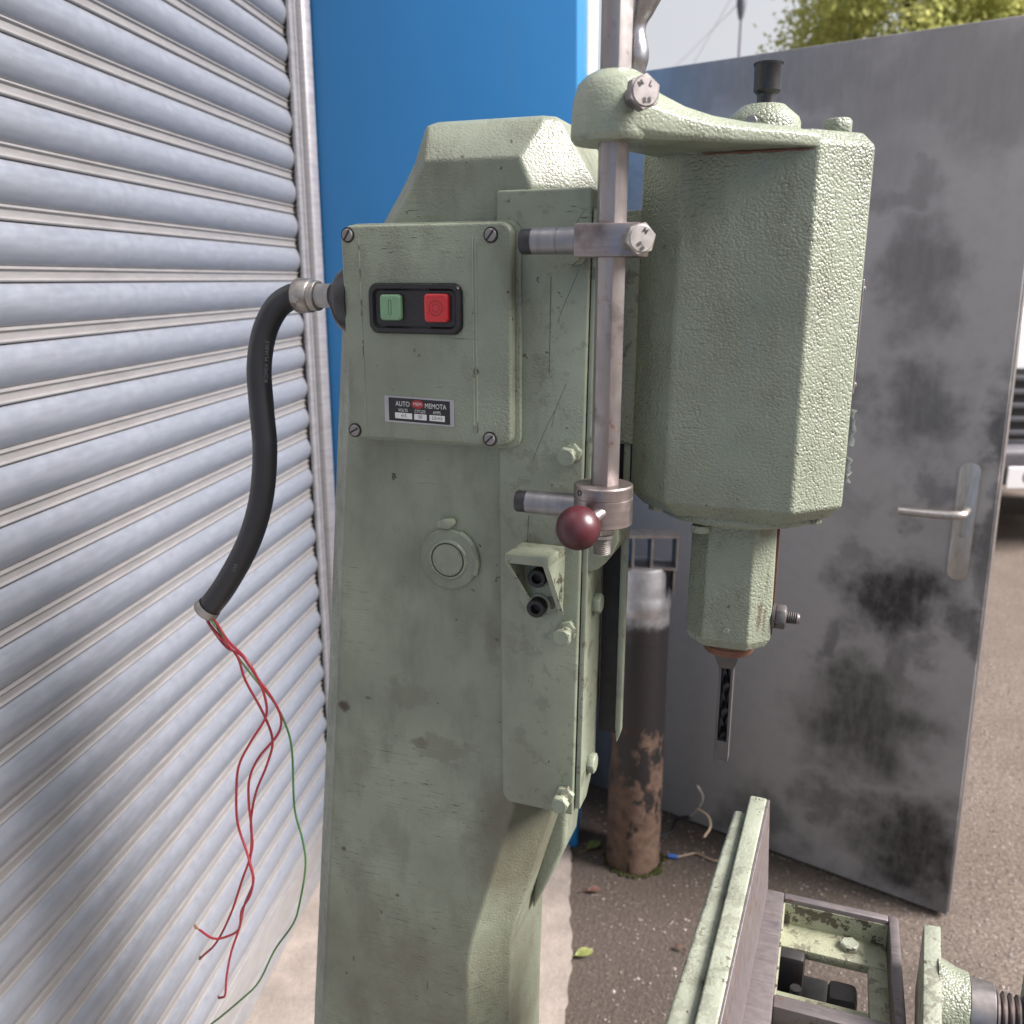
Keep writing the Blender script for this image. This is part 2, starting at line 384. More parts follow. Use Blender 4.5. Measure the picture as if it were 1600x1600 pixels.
bw = empty('building_wall', sp(-1.6, -.3, 0)); tag(bw, 'grey clad wall of the unit above the roller shutter', 'wall')
p = [sp(-3.6, -.5, 0), sp(.04, -.5, 0), sp(.04, -.03, 0), sp(-3.6, -.03, 0)]
bm = bm_new(); add_loft(bm, [[tuple(q - sp(-1.6, -.3, 0))[:2] + (z,) for q in p] for z in (3.16, 5.6)]); obj('cladding', bm, M['galv'], bw)
bm = bm_new(); p = [sp(-6.5, -.5, 0), sp(-3.3, -.5, 0), sp(-3.3, .04, 0), sp(-6.5, .04, 0)]
add_loft(bm, [[tuple(q - sp(-1.6, -.3, 0))[:2] + (z,) for q in p] for z in (0, 3.15)]); obj('side_cladding', bm, M['blue'], bw)
# ------------------------------------------------------------------ blue pier, white jamb
bm = bm_new(); pp = lambda k: [sp(.045, .035, 0), sp(.045, .672 - k, 0), sp(.055, .676 - k, 0), sp(.40, .676 - k, 0), sp(.40, -.4, 0), sp(.3, -.4, 0), sp(.3, .035, 0)]
add_loft(bm, [[(q.x, q.y, z) for q in pp(k)] for z, k in ((0.0, 0), (5.6, .09))]); bevel(bm, .006, 2)
bp = empty('blue_pier', sp(.2, .3, 0)); tag(bp, 'bright blue steel clad pier behind the green machine', 'wall')
o = obj('cladding', bm, M['blue'], bp); o.location = -Vector(sp(.2, .3, 0))
wj = empty('door_frame', (.22, 2.62, 0)); tag(wj, 'white painted door jamb beside the blue pier, above the dark door', 'door frame')
bm = bm_new(); add_box(bm, -.052, .005, -.03, .06, 0, 2.9); bevel(bm, .004, 2); obj('jamb', bm, M['white'], wj)
bm = bm_new(); add_box(bm, -.066, -.0535, -.07, -.0305, 2.0, 2.18); bevel(bm, .003, 2); obj('hinge_guard', bm, M['black'], wj)

# ------------------------------------------------------------------ steel door
D0 = Vector((.427, 2.299, 0)); DD = Vector((.81126, -.58468, 0)); DN = Vector((DD.y, -DD.x, 0))     # DN points to the camera side
def dpt(x, y):
    d = ray(x, y); t = D0.dot(DN) / d.dot(DN); P = d * t
    return (P - D0).dot(DD), EYE + P.z
dang = math.atan2(DD.y, DD.x)
dr = empty('steel_door', D0, dang); tag(dr, 'open dark grey steel door with black smudges and lever handle', 'door')
def make_door():
    g = G('smudged_grey_door')
    def dist_co(scale, amt):
        nz = g.n('ShaderNodeTexNoise'); nz.inputs['Scale'].default_value = scale; nz.inputs['Detail'].default_value = 6; nz.inputs['Roughness'].default_value = .58
        g.put(nz.inputs['Vector'], g.co)
        s1 = g.n('ShaderNodeVectorMath', operation='SUBTRACT'); g.put(s1.inputs[0], nz.outputs['Color']); s1.inputs[1].default_value = (.5, .5, .5)
        s2 = g.n('ShaderNodeVectorMath', operation='SCALE'); g.put(s2.inputs[0], s1.outputs[0]); s2.inputs['Scale'].default_value = amt
        a = g.n('ShaderNodeVectorMath', operation='ADD'); g.put(a.inputs[0], g.co); g.put(a.inputs[1], s2.outputs[0]); return a.outputs[0]
    wc = dist_co(9, .30)
    sm = g.rng(g.noise(3.2, 8, .62, g.map((1, 1, .8)), 1.2), .56, .74, 0, .4, True)
    fine = g.rng(g.noise(26, 5, .7), .45, .75, 0, .35)
    tot = g.math('ADD', sm, 0.)
    blobs = [(1390, 930, .12, .13, 1.), (1345, 1130, .17, .17, .85), (1430, 1330, .17, .15, 1.), (1300, 1000, .05, .10, .6), (1500, 960, .05, .07, .7), (1420, 1050, .05, .12, .55), (1450, 780, .05, .05, .5), (1300, 1250, .10, .06, .6), (1330, 870, .04, .05, .4), (1575, 760, .05, .30, .75), (1440, 640, .10, .12, .65),
             (1440, 430, .09, .12, .55), (1190, 1290, .12, .12, .6), (1400, 310, .10, .05, .4), (1290, 620, .10, .05, .5), (1210, 60 + 60, .12, .05, .35), (1120, 150, .1, .06, .4), (1480, 1420, .14, .05, .6), (1500, 80, .10, .04, .4), (1250, 110, .5, .11, .45), (1530, 120, .4, .14, .4), (1250, 250, .3, .10, .3)]
    for x, y, ra, rz, st in blobs:
        s, z = dpt(x, y)
        m = g.n('ShaderNodeMapping'); g.put(m.inputs[0], wc); m.inputs['Location'].default_value = (-s / ra, 0, -z / rz); m.inputs['Scale'].default_value = (1 / ra, 0, 1 / rz)
        L = g.n('ShaderNodeVectorMath', operation='LENGTH'); g.put(L.inputs[0], m.outputs[0])
        tot = g.math('MAXIMUM', tot, g.rng(L.outputs['Value'], 1.35, .35, 0, st, True))
    tot = g.math('MULTIPLY', tot, g.rng(g.noise(16, 6, .7, g.map((3, 1, .7), (0, .7, 0))), .28, .58, .74, 1.05))
    c = g.mix(tot, (.305, .297, .292), (.030, .030, .030))
    c = g.mix(fine, c, (.21, .205, .203))
    c = g.mix(g.rng(g.noise(5, 5, .6, g.map((2, 1, .5), (0, .6, 0))), .66, .74, 0, .45), c, (.29, .28, .275))
    return g.done(c, g.rng(tot, 0, 1, .62, .45), 0., g.bump(g.noise(40, 3), .0006, .4), .35)
M['door'] = make_door()
bm = bm_new(); add_loft(bm, [[(-.305, 0, z), (x, 0, z), (x, .045, z), (-.305, .045, z)] for x, z in ((.768, .012), (.735, 1.99))]); bevel(bm, .003, 2); obj('leaf', bm, M['door'], dr)
bm = bm_new(); add_loft(bm, [[(x, .004, z), (x + .002, .004, z), (x + .002, .041, z), (x, .041, z)] for x, z in ((.7684, .02), (.7355, 1.985))]); obj('edge_strip', bm, M['steel'], dr)
s, z = .694, .985
bm = bm_new(); add_loft(bm, [[(x, y, q) for x, q in rrect(s - .021, s + .021, .853, 1.118, .0205, 8)] for y in (-.0005, -.008)]); bevel(bm, .0015, 2, 50)
hp = obj('handle_plate', bm, M['stainless'], dr)
bm = bm_new(); add_rings(bm, (s + .003, -.006, 1.012), (0, -1, 0), [(0, .011), (.006, .010), (.012, .0085), (.03, .0085)], 20)
add_tube(bm, smooth_path([(s + .003, -.030, 1.012), (s + .001, -.046, 1.011), (s - .02, -.055, 1.009), (s - .07, -.056, 1.006), (s - .125, -.055, 1.004)], 6), lambda t: .0095 - .002 * abs(t - .5), 14)
obj('lever', bm, M['stainless'], dr)
bm = bm_new(); add_rings(bm, (s - .002, -.0075, .957), (0, -1, 0), [(0, .006), (.002, .0055), (.003, .003)], 14); obj('lock_screw', bm, M['zinc'], hp)

# ------------------------------------------------------------------ rusty post with bracket
pc = Vector((.322, 2.085, 0))
po = empty('steel_post', pc); tag(po, 'rusty black steel pipe post with silver top behind the machine', 'post')
def make_pipe():
    g = G('peeling_black_paint')
    sz = g.n('ShaderNodeSeparateXYZ'); g.put(sz.inputs[0], g.co)
    k = g.math('ADD', g.noise(11, 7, .68, g.map((1.3, 1.3, .8))), g.rng(sz.outputs[2], .12, .62, .11, -.20))
    f = g.rng(k, .49, .54)
    rust = g.mix(g.rng(g.noise(35, 5, .6), .3, .7), (.06, .036, .026), (.135, .088, .062))
    c = g.mix(f, (.018, .017, .017), rust)
    c = g.mix(g.rng(g.noise(13, 3, vec=g.map(loc=(4, 2, 7))), .72, .76), c, (.50, .34, .16))
    return g.done(c, g.rng(f, 0, 1, .4, .8), 0., g.bump(g.noise(60, 5, .7), .002, .8), .4)
M['pipe'] = make_pipe()
def make_sleeve():
    g = G('worn_silver_paint')
    sz = g.n('ShaderNodeSeparateXYZ'); g.put(sz.inputs[0], g.co)
    k = g.math('ADD', sz.outputs[2], g.math('MULTIPLY', g.noise(22, 6, .7), .10))
    f = g.rng(k, .715, .775, 0, 1, True)
    c = g.mix(f, (.018, .017, .017), g.mix(g.rng(g.noise(30, 5, .7), .35, .7), (.30, .30, .31), (.46, .46, .47)))
    return g.done(c, .36, g.math('MULTIPLY', f, .8), g.bump(g.noise(70, 4), .0006, .6), .5)
M['sleeve'] = make_sleeve()
bm = bm_new(); add_rings(bm, (0, 0, 0), (0, 0, 1), [(0, .0695), (.02, .070), (.70, .067)], 40); obj('pipe', bm, M['pipe'], po)
bm = bm_new(); add_rings(bm, (0, 0, .70), (0, 0, 1), [(-.060, .0680), (-.03, .0682), (-.018, .0690), (.0, .0675), (.012, .0665), (.02, .069), (.035, .0695), (.05, .065), (.06, .062), (.12, .061), (.128, .058), (.13, .02)], 40); obj('silver_sleeve', bm, M['sleeve'], po)
bm = bm_new()
for x0, x1, z0, z1 in ((-.105, .075, .825, .831), (-.105, .075, .905, .911), (-.1045, -.099, .8312, .9048), (-.036, -.030, .8312, .9048), (.009, .015, .8312, .9048), (.0692, .0745, .8312, .9048), (.0652, .0692, .765, .8248)):
    add_box(bm, x0, x1, -.045, .012, z0, z1)
obj('bracket', bm, M['steel'], po)
bm = bm_new(); random.seed(3)
for i in range(110):
    t = random.uniform(0, 6.28); add_sphere(bm, (.073 * math.cos(t) + random.uniform(-.006, .012), .073 * math.sin(t) - random.uniform(0, .01), .003), random.uniform(.002, .0055), 7, 5, (1.4, 1.4, .6))
mo = obj('moss', bm, M['moss'], po); mo['kind'] = 'stuff'

# ------------------------------------------------------------------ mortising machine
BASE = Vector((-.36, .897, 0))
mc = empty('mortising_machine', ED * BASE.x + EB * BASE.y, -TH)
tag(mc, 'sage green cast iron floor standing mortising machine with chisel and work table', 'mortising machine')
def part(name, bm, mat, parent=mc, smooth=35):
    bmesh.ops.translate(bm, verts=bm.verts, vec=-BASE); return obj(name, bm, mat, parent, smooth)
def at_axis(name, me, parent, p, axis, spin=0.):
    return place(name, me, parent, Vector(p) - BASE, Vector(axis).to_track_quat('Z', 'Y') @ Matrix.Rotation(spin, 3, 'Z').to_quaternion())
NEAR = (0, -1, 0); FRONT = (1, 0, 0)
# column: chamfered sections from foot to hipped crown
def col_sec(z, aL, aR, cL, cF, b0=.80, b1=.994, cT=None):
    cB = .03 if cT is None else cT
    return [(aL, b0, z), (aR, b0, z), (aR + cF, b0 + cF, z), (aR + cF, b1 - cB, z), (aR + cF - cB, b1, z), (aL - cL + cB, b1, z), (aL - cL, b1 - cB, z), (aL - cL, b0 + cL, z)]
bm = bm_new()
secs = [col_sec(.0, -.605, -.352, .03, .038), col_sec(.593, -.547, -.3485, .03, .038), col_sec(.735, -.532, -.3455, .03, .038), col_sec(.765, -.529, -.341, .03, .038),
        col_sec(.955, -.509, -.288, .03, .038), col_sec(.985, -.506, -.300, .03, .034), col_sec(1.324, -.4725, -.300, .03, .034), col_sec(1.51, -.454, -.300, .03, .034), col_sec(1.532, -.452, -.276, .03, .045),
        col_sec(1.545, -.417, -.275, .022, .05), col_sec(1.580, -.3925, -.2735, .022, .05), col_sec(1.6055, -.3775, -.2845, .02, .046),
        col_sec(1.640, -.386, -.271, .004, .012, .828, .966), col_sec(1.645, -.380, -.276, .004, .010, .84, .955)]
add_loft(bm, secs); bevel(bm, .0025, 3, 8)
part('column', bm, M['column'], smooth=7)
# foot of the column, out of the picture
bm = bm_new(); add_box(bm, -.68, -.22, .74, 1.06, 0.0, .06); bevel(bm, .012, 3); part('base_plate', bm, M['green'])
# slide housing
bm = bm_new()
add_ext_b(bm, [(-.3035, 1.577), (-.3000, .972), (-.294, .9615), (-.2214, .9610), (-.2150, 1.577)], .7925, .862); bevel(bm, .0025, 3)
hs_ = part('slide_housing', bm, M['smooth_green'])
bm = bm_new()
ga = lambda z: -.2143 - .0058 * (1.56 - z) / .59
gb_ = [(.7955, .968), (.822, .968), (.854, .998), (.854, 1.560), (.7955, 1.560)]
add_loft(bm, [[(ga(z) + t, b, z) for b, z in gb_] for t in (0, .0052)]); bevel(bm, .0010, 2)
fp = part('gib_plate', bm, M['smooth_green'])
bm = bm_new()                                                       # rounded lug below the stop collar
q = [mb(908, 775, .80), mb(966, 780, .80), mb(966, 846, .80), mb(957, 866, .80), mb(946, 880, .80), mb(935, 889, .80), mb(908, 896, .80)]
add_ext_b(bm, [(v.x, v.z) for v in q], .797, .850); bevel(bm, .002, 2); part('rod_lug', bm, M['smooth_green'])
bm = bm_new(); q = [mb(860, 1262, .93), mb(884, 1270, .93), mb(895, 1283, .93), mb(892, 1308, .93), mb(868, 1356, .93), mb(842, 1402, .93)]
qq = [(v.x, v.z) for v in q]; qq[0] = (qq[0][0], .96); qq[1] = (qq[1][0] + .012, .96)
add_ext_b(bm, qq, .90, .96); bevel(bm, .006, 3); part('housing_rib', bm, M['green'])
# dovetail and slide
bm = bm_new(); add_box(bm, -.2125, -.1930, .858, .874, 1.028, 1.55); add_box(bm, -.262, -.2165, .8625, .95, 1.06, 1.55); part('dovetail', bm, M['black_iron'])
bm = bm_new(); add_ext_b(bm, [(-.1925, 1.558), (-.1925, 1.040), (-.1905, 1.022), (-.1862, 1.036), (-.1848, 1.558)], .848, .857); bevel(bm, .0012, 2); part('slide_plate', bm, M['smooth_green'])
bm = bm_new(); add_box(bm, -.205, -.180, .843, .956, 1.345, 1.561); bevel(bm, .002, 2); part('slide_head', bm, M['hammer'])
# panel bolts with lock nuts
hb = mesh_of('hex_bolt', hex_head(.0083, .0075, .16, (.0052, .017)), M['smooth_green'])
hn = mesh_of('lock_nut', hex_head(.0088, .0065), M['smooth_green'])
for i, (x, y) in enumerate(((895, 708), (888, 983), (884, 1240), (902, 398))):
    p = mb(x, y, .7925); at_axis('lock_nut', hn, hs_, p + Vector((0, -.0002, 0)), NEAR, .3 + i)
    at_axis('hex_bolt', hb, hs_, p + Vector((0, -.0175, 0)), NEAR, .9 + i * 1.7)
hb2 = mesh_of('hex_bolt', hex_head(.0095, .0085), M['smooth_green'])
for i, (x, y) in enumerate(((926, 942), (917, 1192))):
    p = mb(x, y, .824); at_axis('hex_bolt', hb2, fp, (ga(p.z) + .0050, .826, p.z), FRONT, .5 + i * .4)
def scratch(parent, pts, b, r=.0003):
    bm = bm_new(); add_tube(bm, smooth_path([mb(x, y, b) for x, y in pts], 4), r, 5); part('scratch', bm, M['groove'], parent)
scratch(hs_, [(861, 432), (860, 500), (858, 583)], .7925); scratch(hs_, [(845, 369), (868, 364), (886, 364)], .7925, .0002); scratch(hs_, [(914, 328), (903, 345), (893, 362)], .7925, .0002)
scratch(hs_, [(905, 420), (895, 445), (880, 480), (871, 505)], .7925, .0002); scratch(hs_, [(826, 805), (825, 830), (824, 850)], .7925, .0003)
scratch(hs_, [(868, 640), (855, 665), (840, 700), (832, 722)], .7925, .0002); scratch(hs_, [(885, 600), (868, 640), (862, 668)], .7925, .0002)
# inspection boss with tab
c0 = mb(702, 873, .80); bm = bm_new()
add_rings(bm, c0, NEAR, [(-.002, .0325), (.002, .0322), (.0032, .0305), (.0034, .0215), (.0052, .0205), (.0054, .0185), (.0022, .0178), (.0022, .0172), (.0048, .0166), (.0050, .001)], 48)
ic = part('inspection_cover', bm, M['green'], smooth=30)
bm = bm_new(); add_ext_b(bm, [(v.x, v.z) for v in (mb(686, 812, .8), mb(698, 808, .8), mb(712, 809, .8), mb(715, 817, .8), mb(706, 825, .8), mb(694, 824, .8), mb(687, 821, .8))], .7925, .800); bevel(bm, .002, 2); part('tab', bm, M['green'], ic)
bm = bm_new(); pts = [Vector((c0.x + .0318 * math.cos(R(t)), .7985, c0.z + .0318 * math.sin(R(t)))) for t in range(-25, 66, 6)]; add_tube(bm, pts, lambda t: .0026, 8); part('rim_bead', bm, M['green'], ic)
# stop bracket
NB = .7490
fl_, fr_ = mb(788, 863, NB), mb(857, 874, NB); bl_, br_ = mb(816, 838, .7915), mb(884, 850, .7915)
zt = (fl_.z + fr_.z) / 2; zb = zt - .0620
bm = bm_new()
bk_top = [(fl_.x, NB), (fr_.x, NB), (br_.x, .7924), (bl_.x, .7924)]
add_loft(bm, [[(a, b, zt - .0095) for a, b in bk_top], [(a, b, zt) for a, b in bk_top]]); bevel(bm, .0018, 2)
xr, xl = fr_.x, fl_.x                                             # tapering side webs under the ledge
add_loft(bm, [[(xr - .0055, NB + .0006, zt - .009), (xr - .0002, NB + .0006, zt - .009), (br_.x - .0006, .7923, zt - .009), (br_.x - .010, .7923, zt - .009)],
              [(xr + .0030, .7745, zb - .002), (xr + .0080, .7745, zb - .002), (br_.x - .002, .7923, zb - .002), (br_.x - .010, .7923, zb - .002)]])
add_loft(bm, [[(xl + .0002, NB + .0006, zt - .009), (xl + .0045, NB + .0006, zt - .009), (bl_.x + .004, .7923, zt - .009), (bl_.x, .7923, zt - .009)],
              [(xl + .0120, .7795, zb + .008), (xl + .0160, .7795, zb + .008), (bl_.x + .006, .7923, zb + .008), (bl_.x + .002, .7923, zb + .008)]])
add_ext_b(bm, rrect(bl_.x - .0005, br_.x - .0015, zb - .004, zt - .006, .013, 5), .7850, .7922)
sb = part('stop_bracket', bm, M['smooth_green'], smooth=30)
ss = bm_new(); add_rings(ss, (0, 0, 0), (0, 0, 1), [(0, .0092), (.010, .0092), (.0112, .0084), (.0113, .0050), (.0045, .0047), (.0045, .0005)], 28); ssm = mesh_of('socket_screw', ss, M['black_iron'], 30)
wsh = bm_new(); add_rings(wsh, (0, 0, 0), (0, 0, 1), [(0, .0122), (.0014, .0120), (.0016, .004)], 32); wsm = mesh_of('washer', wsh, M['smooth_green'])
for x, y in ((839, 904), (837, 951)):
    p = mb(x, y, .7740); p.y = .7848; at_axis('washer', wsm, sb, p, NEAR); at_axis('socket_screw', ssm, sb, p + Vector((0, -.0012, 0)), NEAR)

# starter box
bx0, bx1 = -.4545, -.2830; bz0, bz1 = 1.3480, 1.5490; FB = .7750
bm = bm_new(); add_ext_b(bm, rrect(bx0 - .002, bx1 + .0045, bz0 - .0045, bz1 + .002, .012, 6), .789, .8215); bevel(bm, .002, 2, 40)
bx = part('starter_box', bm, M['green'])
bm = bm_new(); add_ext_b(bm, rrect(bx0, bx1, bz0, bz1, .011, 6), FB, .7888); bevel(bm, .003, 3, 40)
cv = part('cover', bm, M['green'], bx)
for x, wd in ((bx0 + .0195, .0006), (bx1 - .0365, .0009), (bx1 - .0335, .0007)):
    bm = bm_new(); add_tube(bm, [Vector((x, FB, z)) for z in (bz0 + .012, bz0 + .08, bz1 - .012)], wd, 8)
    part('cover_rib', bm, M['smooth_green'], bx)
def cvp(x, y): return mb(x, y, FB)
sc = bm_new(); add_rings(sc, (0, 0, 0), (0, 0, 1), [(0, .0056), (.0012, .0056), (.0020, .0046), (.0022, .0005)], 28); scm = mesh_of('screw', sc, M['steel'], 30)
rc = bm_new(); add_rings(rc, (0, 0, 0), (0, 0, 1), [(0, .0071), (.0007, .0069), (.0007, .0057), (.0001, .0056)], 28, cap=False); rcm = mesh_of('screw_recess', rc, M['black_iron'])
sl_ = bm_new(); add_box(sl_, -.0053, .0053, -.0008, .0008, .00215, .00245); slm = mesh_of('screw_slot', sl_, M['black_iron'], 0)
for i, (x, y) in enumerate(((543.5, 367), (767, 367), (555, 672), (765.5, 686))):
    p = cvp(x, y); spin = (1.0, .9, .5, .75)[i]
    at_axis('screw_recess', rcm, bx, p + Vector((0, -.0001, 0)), NEAR); at_axis('screw', scm, bx, p + Vector((0, -.0002, 0)), NEAR, spin); at_axis('screw_slot', slm, bx, p + Vector((0, -.0002, 0)), NEAR, spin)
# push-button plate
p0, p1 = cvp(577, 521), cvp(727, 441); cx, cz = (p0.x + p1.x) / 2, (p0.z + p1.z) / 2; hw, hh = .0478, .0232
bm = bm_new()
secs = []
for ins, y in ((0, .0003), (.0, -.003), (.0016, -.0052), (.0050, -.0054), (.0070, -.0020)):
    secs.append([(a, FB + y, z) for a, z in rrect(cx - hw + ins, cx + hw - ins, cz - hh + ins, cz + hh - ins, .0095 - ins * .6, 6)])
add_loft(bm, secs); part('button_plate', bm, M['black'], bx, 40)
def button(name, x, y, w, h, mat):
    p = cvp(x, y); bm = bm_new(); secs = []
    for ins, d in ((0, -.0021), (0, -.0062), (.0006, -.0074), (.0020, -.0080), (.004, -.0078)):
        secs.append([(a, FB + d, z) for a, z in rrect(p.x - w + ins, p.x + w - ins, p.z - h + ins, p.z + h - ins, .0032, 5)])
    add_loft(bm, secs); part(name, bm, mat, bx, 50); return p
pg = button('start_button', 615, 480, .0108, .0118, M['grn_btn']); pr_ = button('stop_button', 686, 481, .0120, .0128, M['red_btn'])
def ring(pts, r):
    bm = bm_new(); add_tube(bm, [Vector(q) for q in pts] + [Vector(pts[0])], r, 6, False); part('button_mark', bm, M['groove'], bx)
ring([(pg.x + a, FB - .00785, pg.z + z) for a, z in rrect(-.0014, .0014, -.0068, .0068, .00135, 4)], .0002)
ring([(pr_.x + .0066 * math.cos(t * .2618), FB - .00785, pr_.z + .0066 * math.sin(t * .2618)) for t in range(24)], .00025)
ring([(pr_.x + .0036 * math.cos(t * .2618), FB - .00785, pr_.z + .0036 * math.sin(t * .2618)) for t in range(24)], .0002)
# rating plate with its print
np0 = cvp(655, 642); skew = -.022
def npt(x, y, d): return (np0.x + x, FB - d, np0.z + y + skew * x)
bm = bm_new(); add_loft(bm, [[npt(x, y, d) for x, y in rrect(-.0368, .0368, -.0128, .0128, .0012, 3)] for d in (-.0002, .0006)]); part('rating_plate', bm, M['silver'], bx)
bm = bm_new(); add_loft(bm, [[npt(x, y, d) for x, y in rrect(-.0322, .0325, -.0112, .0112, .0004, 2)] for d in (.0005, .0008)]); part('rating_print', bm, M['black'], bx)
bm = bm_new()
for x0, x1 in ((-.0255, -.0072), (-.0050, .0082), (.0112, .0272)):
    vs = [bm.verts.new(npt(x, y, .0010)) for x, y in ((x0, -.0086), (x1, -.0086), (x1, -.0030), (x0, -.0030))]; bm.faces.new(vs)
for s, x, y, h in (('AUTO', -.0170, .0055, .0068), ('MEMOTA', .0176, .0052, .0068), ('VOLTS', -.0168, -.0006, .0042), ('CYCLES', .0012, -.0006, .0042), ('AMPS', .0190, -.0006, .0042)):
    add_text(bm, s, h, lambda u, v, x=x, y=y: npt(x + u * .80, y + v, .0010), thick=0.)
part('lettering', bm, M['print'], bx, 0)
bm = bm_new(); vs = [bm.verts.new(npt(-.0012 + .0066 * math.cos(t * .2618), .0062 + .0042 * math.sin(t * .2618), .0010)) for t in range(24)]; bm.faces.new(vs); part('emblem', bm, M['logored'], bx, 0)
bm = bm_new(); add_text(bm, 'MEM', .0043, lambda u, v: npt(-.0012 + u, .0062 + v, .0012), thick=0.); part('emblem_lettering', bm, M['print'], bx, 0)
bm = bm_new()
for s, x in (('415', -.0160), ('50', .0015), ('2.0-4.0', .0192)):
    add_text(bm, s, .0046, lambda u, v, x=x: npt(x + u * .9, -.0058 + v, .0012), thick=0.)
part('rating_figures', bm, M['ink'], bx, 0)

# conduit with gland and loose wires
GB = .806
g0 = mb(530, 470, GB); g0.z -= 0
bm = bm_new(); add_rings(bm, (bx0 + .002, GB, g0.z), (-1, 0, 0), [(0, .034), (.010, .0335), (.016, .031), (.021, .025), (.023, .014)], 40)
cd = part('conduit', bm_new() if False else (lambda: (lambda b: (add_tube(b, smooth_path([mb(470, 463, GB), mb(455, 464, GB), mb(432, 481, .800), mb(413, 520, .795), mb(405, 575, .790), mb(409, 640, .785), mb(414, 705, .780), mb(408, 780, .775), mb(388, 848, .770), mb(352, 915, .765), mb(322, 955, .76)], 8), .0128, 20), b)[1])(bm_new()))(), M['conduit'])
part('gland_boss', bm, M['black'], cd)
gz = mb(500, 462, GB).z
bm = bm_new(); add_rings(bm, (mb(520, 462, GB).x, GB, gz), (-1, 0, 0), [(0, .0118), (.026, .0118)], 28); part('gland_stem', bm, M['greybox'], cd)
bm = bm_new(); x0 = mb(499, 462, GB).x
m = frame((-1, 0, 0)); secs = []
for h, r in ((0, .0135), (.001, .0150), (.003, .0152), (.0036, .0142), (.0050, .0150), (.0070, .0152), (.0075, .0140), (.009, .0164), (.0240, .0172), (.0255, .0160), (.0258, .012)):
    kn = .0003 if .008 < h < .025 else 0
    secs.append([Vector((x0, GB, gz)) + m @ Vector(((r + kn * (-1) ** i) * math.cos(2 * math.pi * i / 80), (r + kn * (-1) ** i) * math.sin(2 * math.pi * i / 80), h)) for i in range(80)])
add_loft(bm, secs); part('gland_nut', bm, M['zinc'], cd, 60)
e0, e1 = mb(328, 947, .7605), mb(310, 968, .757)
bm = bm_new(); add_rings(bm, e0, e1 - e0, [(0, .0134), (.004, .0143), (.008, .0146), (.0095, .0138), (.0095, .0125), (.004, .0122)], 30, cap=False); part('end_ferrule', bm, M['zinc'], cd)
bm = bm_new(); add_rings(bm, e0 + (e1 - e0) * .25, e1 - e0, [(0, .0122), (.0004, .0121)], 24); part('conduit_mouth', bm, M['black_iron'], cd)
def wpt(px, py): return (260 + px / 2.424, 940 + py / 2.424)
W = [('redwire', [(150, 60), (165, 90), (225, 170), (285, 205), (345, 290), (400, 365), (434, 440), (420, 505), (350, 590), (315, 670), (312, 760), (322, 860), (318, 960), (285, 1060), (245, 1180), (190, 1290), (135, 1345)], .0),
     ('redwire', [(160, 55), (185, 75), (235, 150), (300, 215), (345, 290), (375, 370), (375, 440), (320, 530), (275, 620), (265, 720), (270, 840), (305, 950), (328, 1040), (318, 1110), (285, 1170), (275, 1240), (225, 1270), (175, 1275), (125, 1243)], -.006),
     ('redwire', [(155, 62), (170, 95), (235, 165), (272, 215), (300, 300), (365, 420), (402, 525), (380, 620), (340, 720), (320, 830), (326, 920), (316, 990), (330, 1060), (295, 1150), (278, 1230), (245, 1330), (228, 1420), (222, 1490), (205, 1500)], .006),
     ('grnwire', [(155, 50), (180, 85), (235, 160), (290, 235), (345, 305), (400, 370), (445, 450), (475, 560), (485, 780), (515, 900), (527, 1000), (505, 1140), (480, 1220), (410, 1320), (350, 1440), (280, 1510), (170, 1600), (90, 1650)], .010)]
for i, (m_, pts, db) in enumerate(W):
    path = smooth_path([mb(*wpt(x, y), .757 + db * min(1, k / 4) + .004 * math.sin(k * 1.3 + i)) for k, (x, y) in enumerate(pts)], 6)
    bm = bm_new(); add_tube(bm, path, .00145 if i < 3 else .0012, 8); part('wire', bm, M[m_], cd)
    if i < 3:
        bm = bm_new(); d = (path[-1] - path[-3]).normalized(); random.seed(i)
        for k in range(6):
            j = Vector([random.uniform(-1, 1) for _ in range(3)])
            add_tube(bm, [path[-1] - d * .002, path[-1] + d * .003 + j * .0009, path[-1] + d * .0075 + j * .0024], .00065, 5)
        part('copper_strands', bm, M['copper'], cd)
def along(s, ctr, ang, size, b):
    c = mb(*ctr, b); bm = bm_new(); ca, sa = math.cos(ang), math.sin(ang)
    add_text(bm, s, size, lambda u, v: (c.x + u * ca - v * sa, c.y + (u * sa * 0) + 0.0, c.z + u * sa + v * ca)); return bm
part('conduit_print', along('KOPEX PLIABLE', (417, 565), R(83), .0062, .776), M['dimprint'], cd, 0)
part('conduit_print', along('2XB', (367, 887), R(62), .0062, .754), M['dimprint'], cd, 0)

# motor head: octagonal casting
HC = Vector((-.0855, .897, 0))
def octo(hw, side, z, cx=HC.x, cy=HC.y, taper=0):
    return [(cx + x, cy + y, z) for x, y in ((-side, -hw), (side, -hw), (hw, -side), (hw, side), (side, hw), (-side, hw), (-hw, side), (-hw, -side))]
bm = bm_new()
add_loft(bm, [octo(.066, .032, 1.2845), octo(.086, .047, 1.2865), octo(.0970, .0562, 1.3005), octo(.0963, .0545, 1.55), octo(.0963, .0543, 1.6065), octo(.086, .048, 1.6175)])
bevel(bm, .0022, 3, 15)
hd = part('motor_head', bm, M['hammer'], smooth=9)
bm = bm_new(); add_rings(bm, (HC.x, HC.y, 1.2855), (0, 0, -1), [(0, .081), (.006, .081), (.009, .078), (.011, .066), (.0115, .03)], 48); part('flange', bm, M['hammer'], hd)
hb3 = mesh_of('hex_bolt', hex_head(.0085, .0075), M['hammer'])
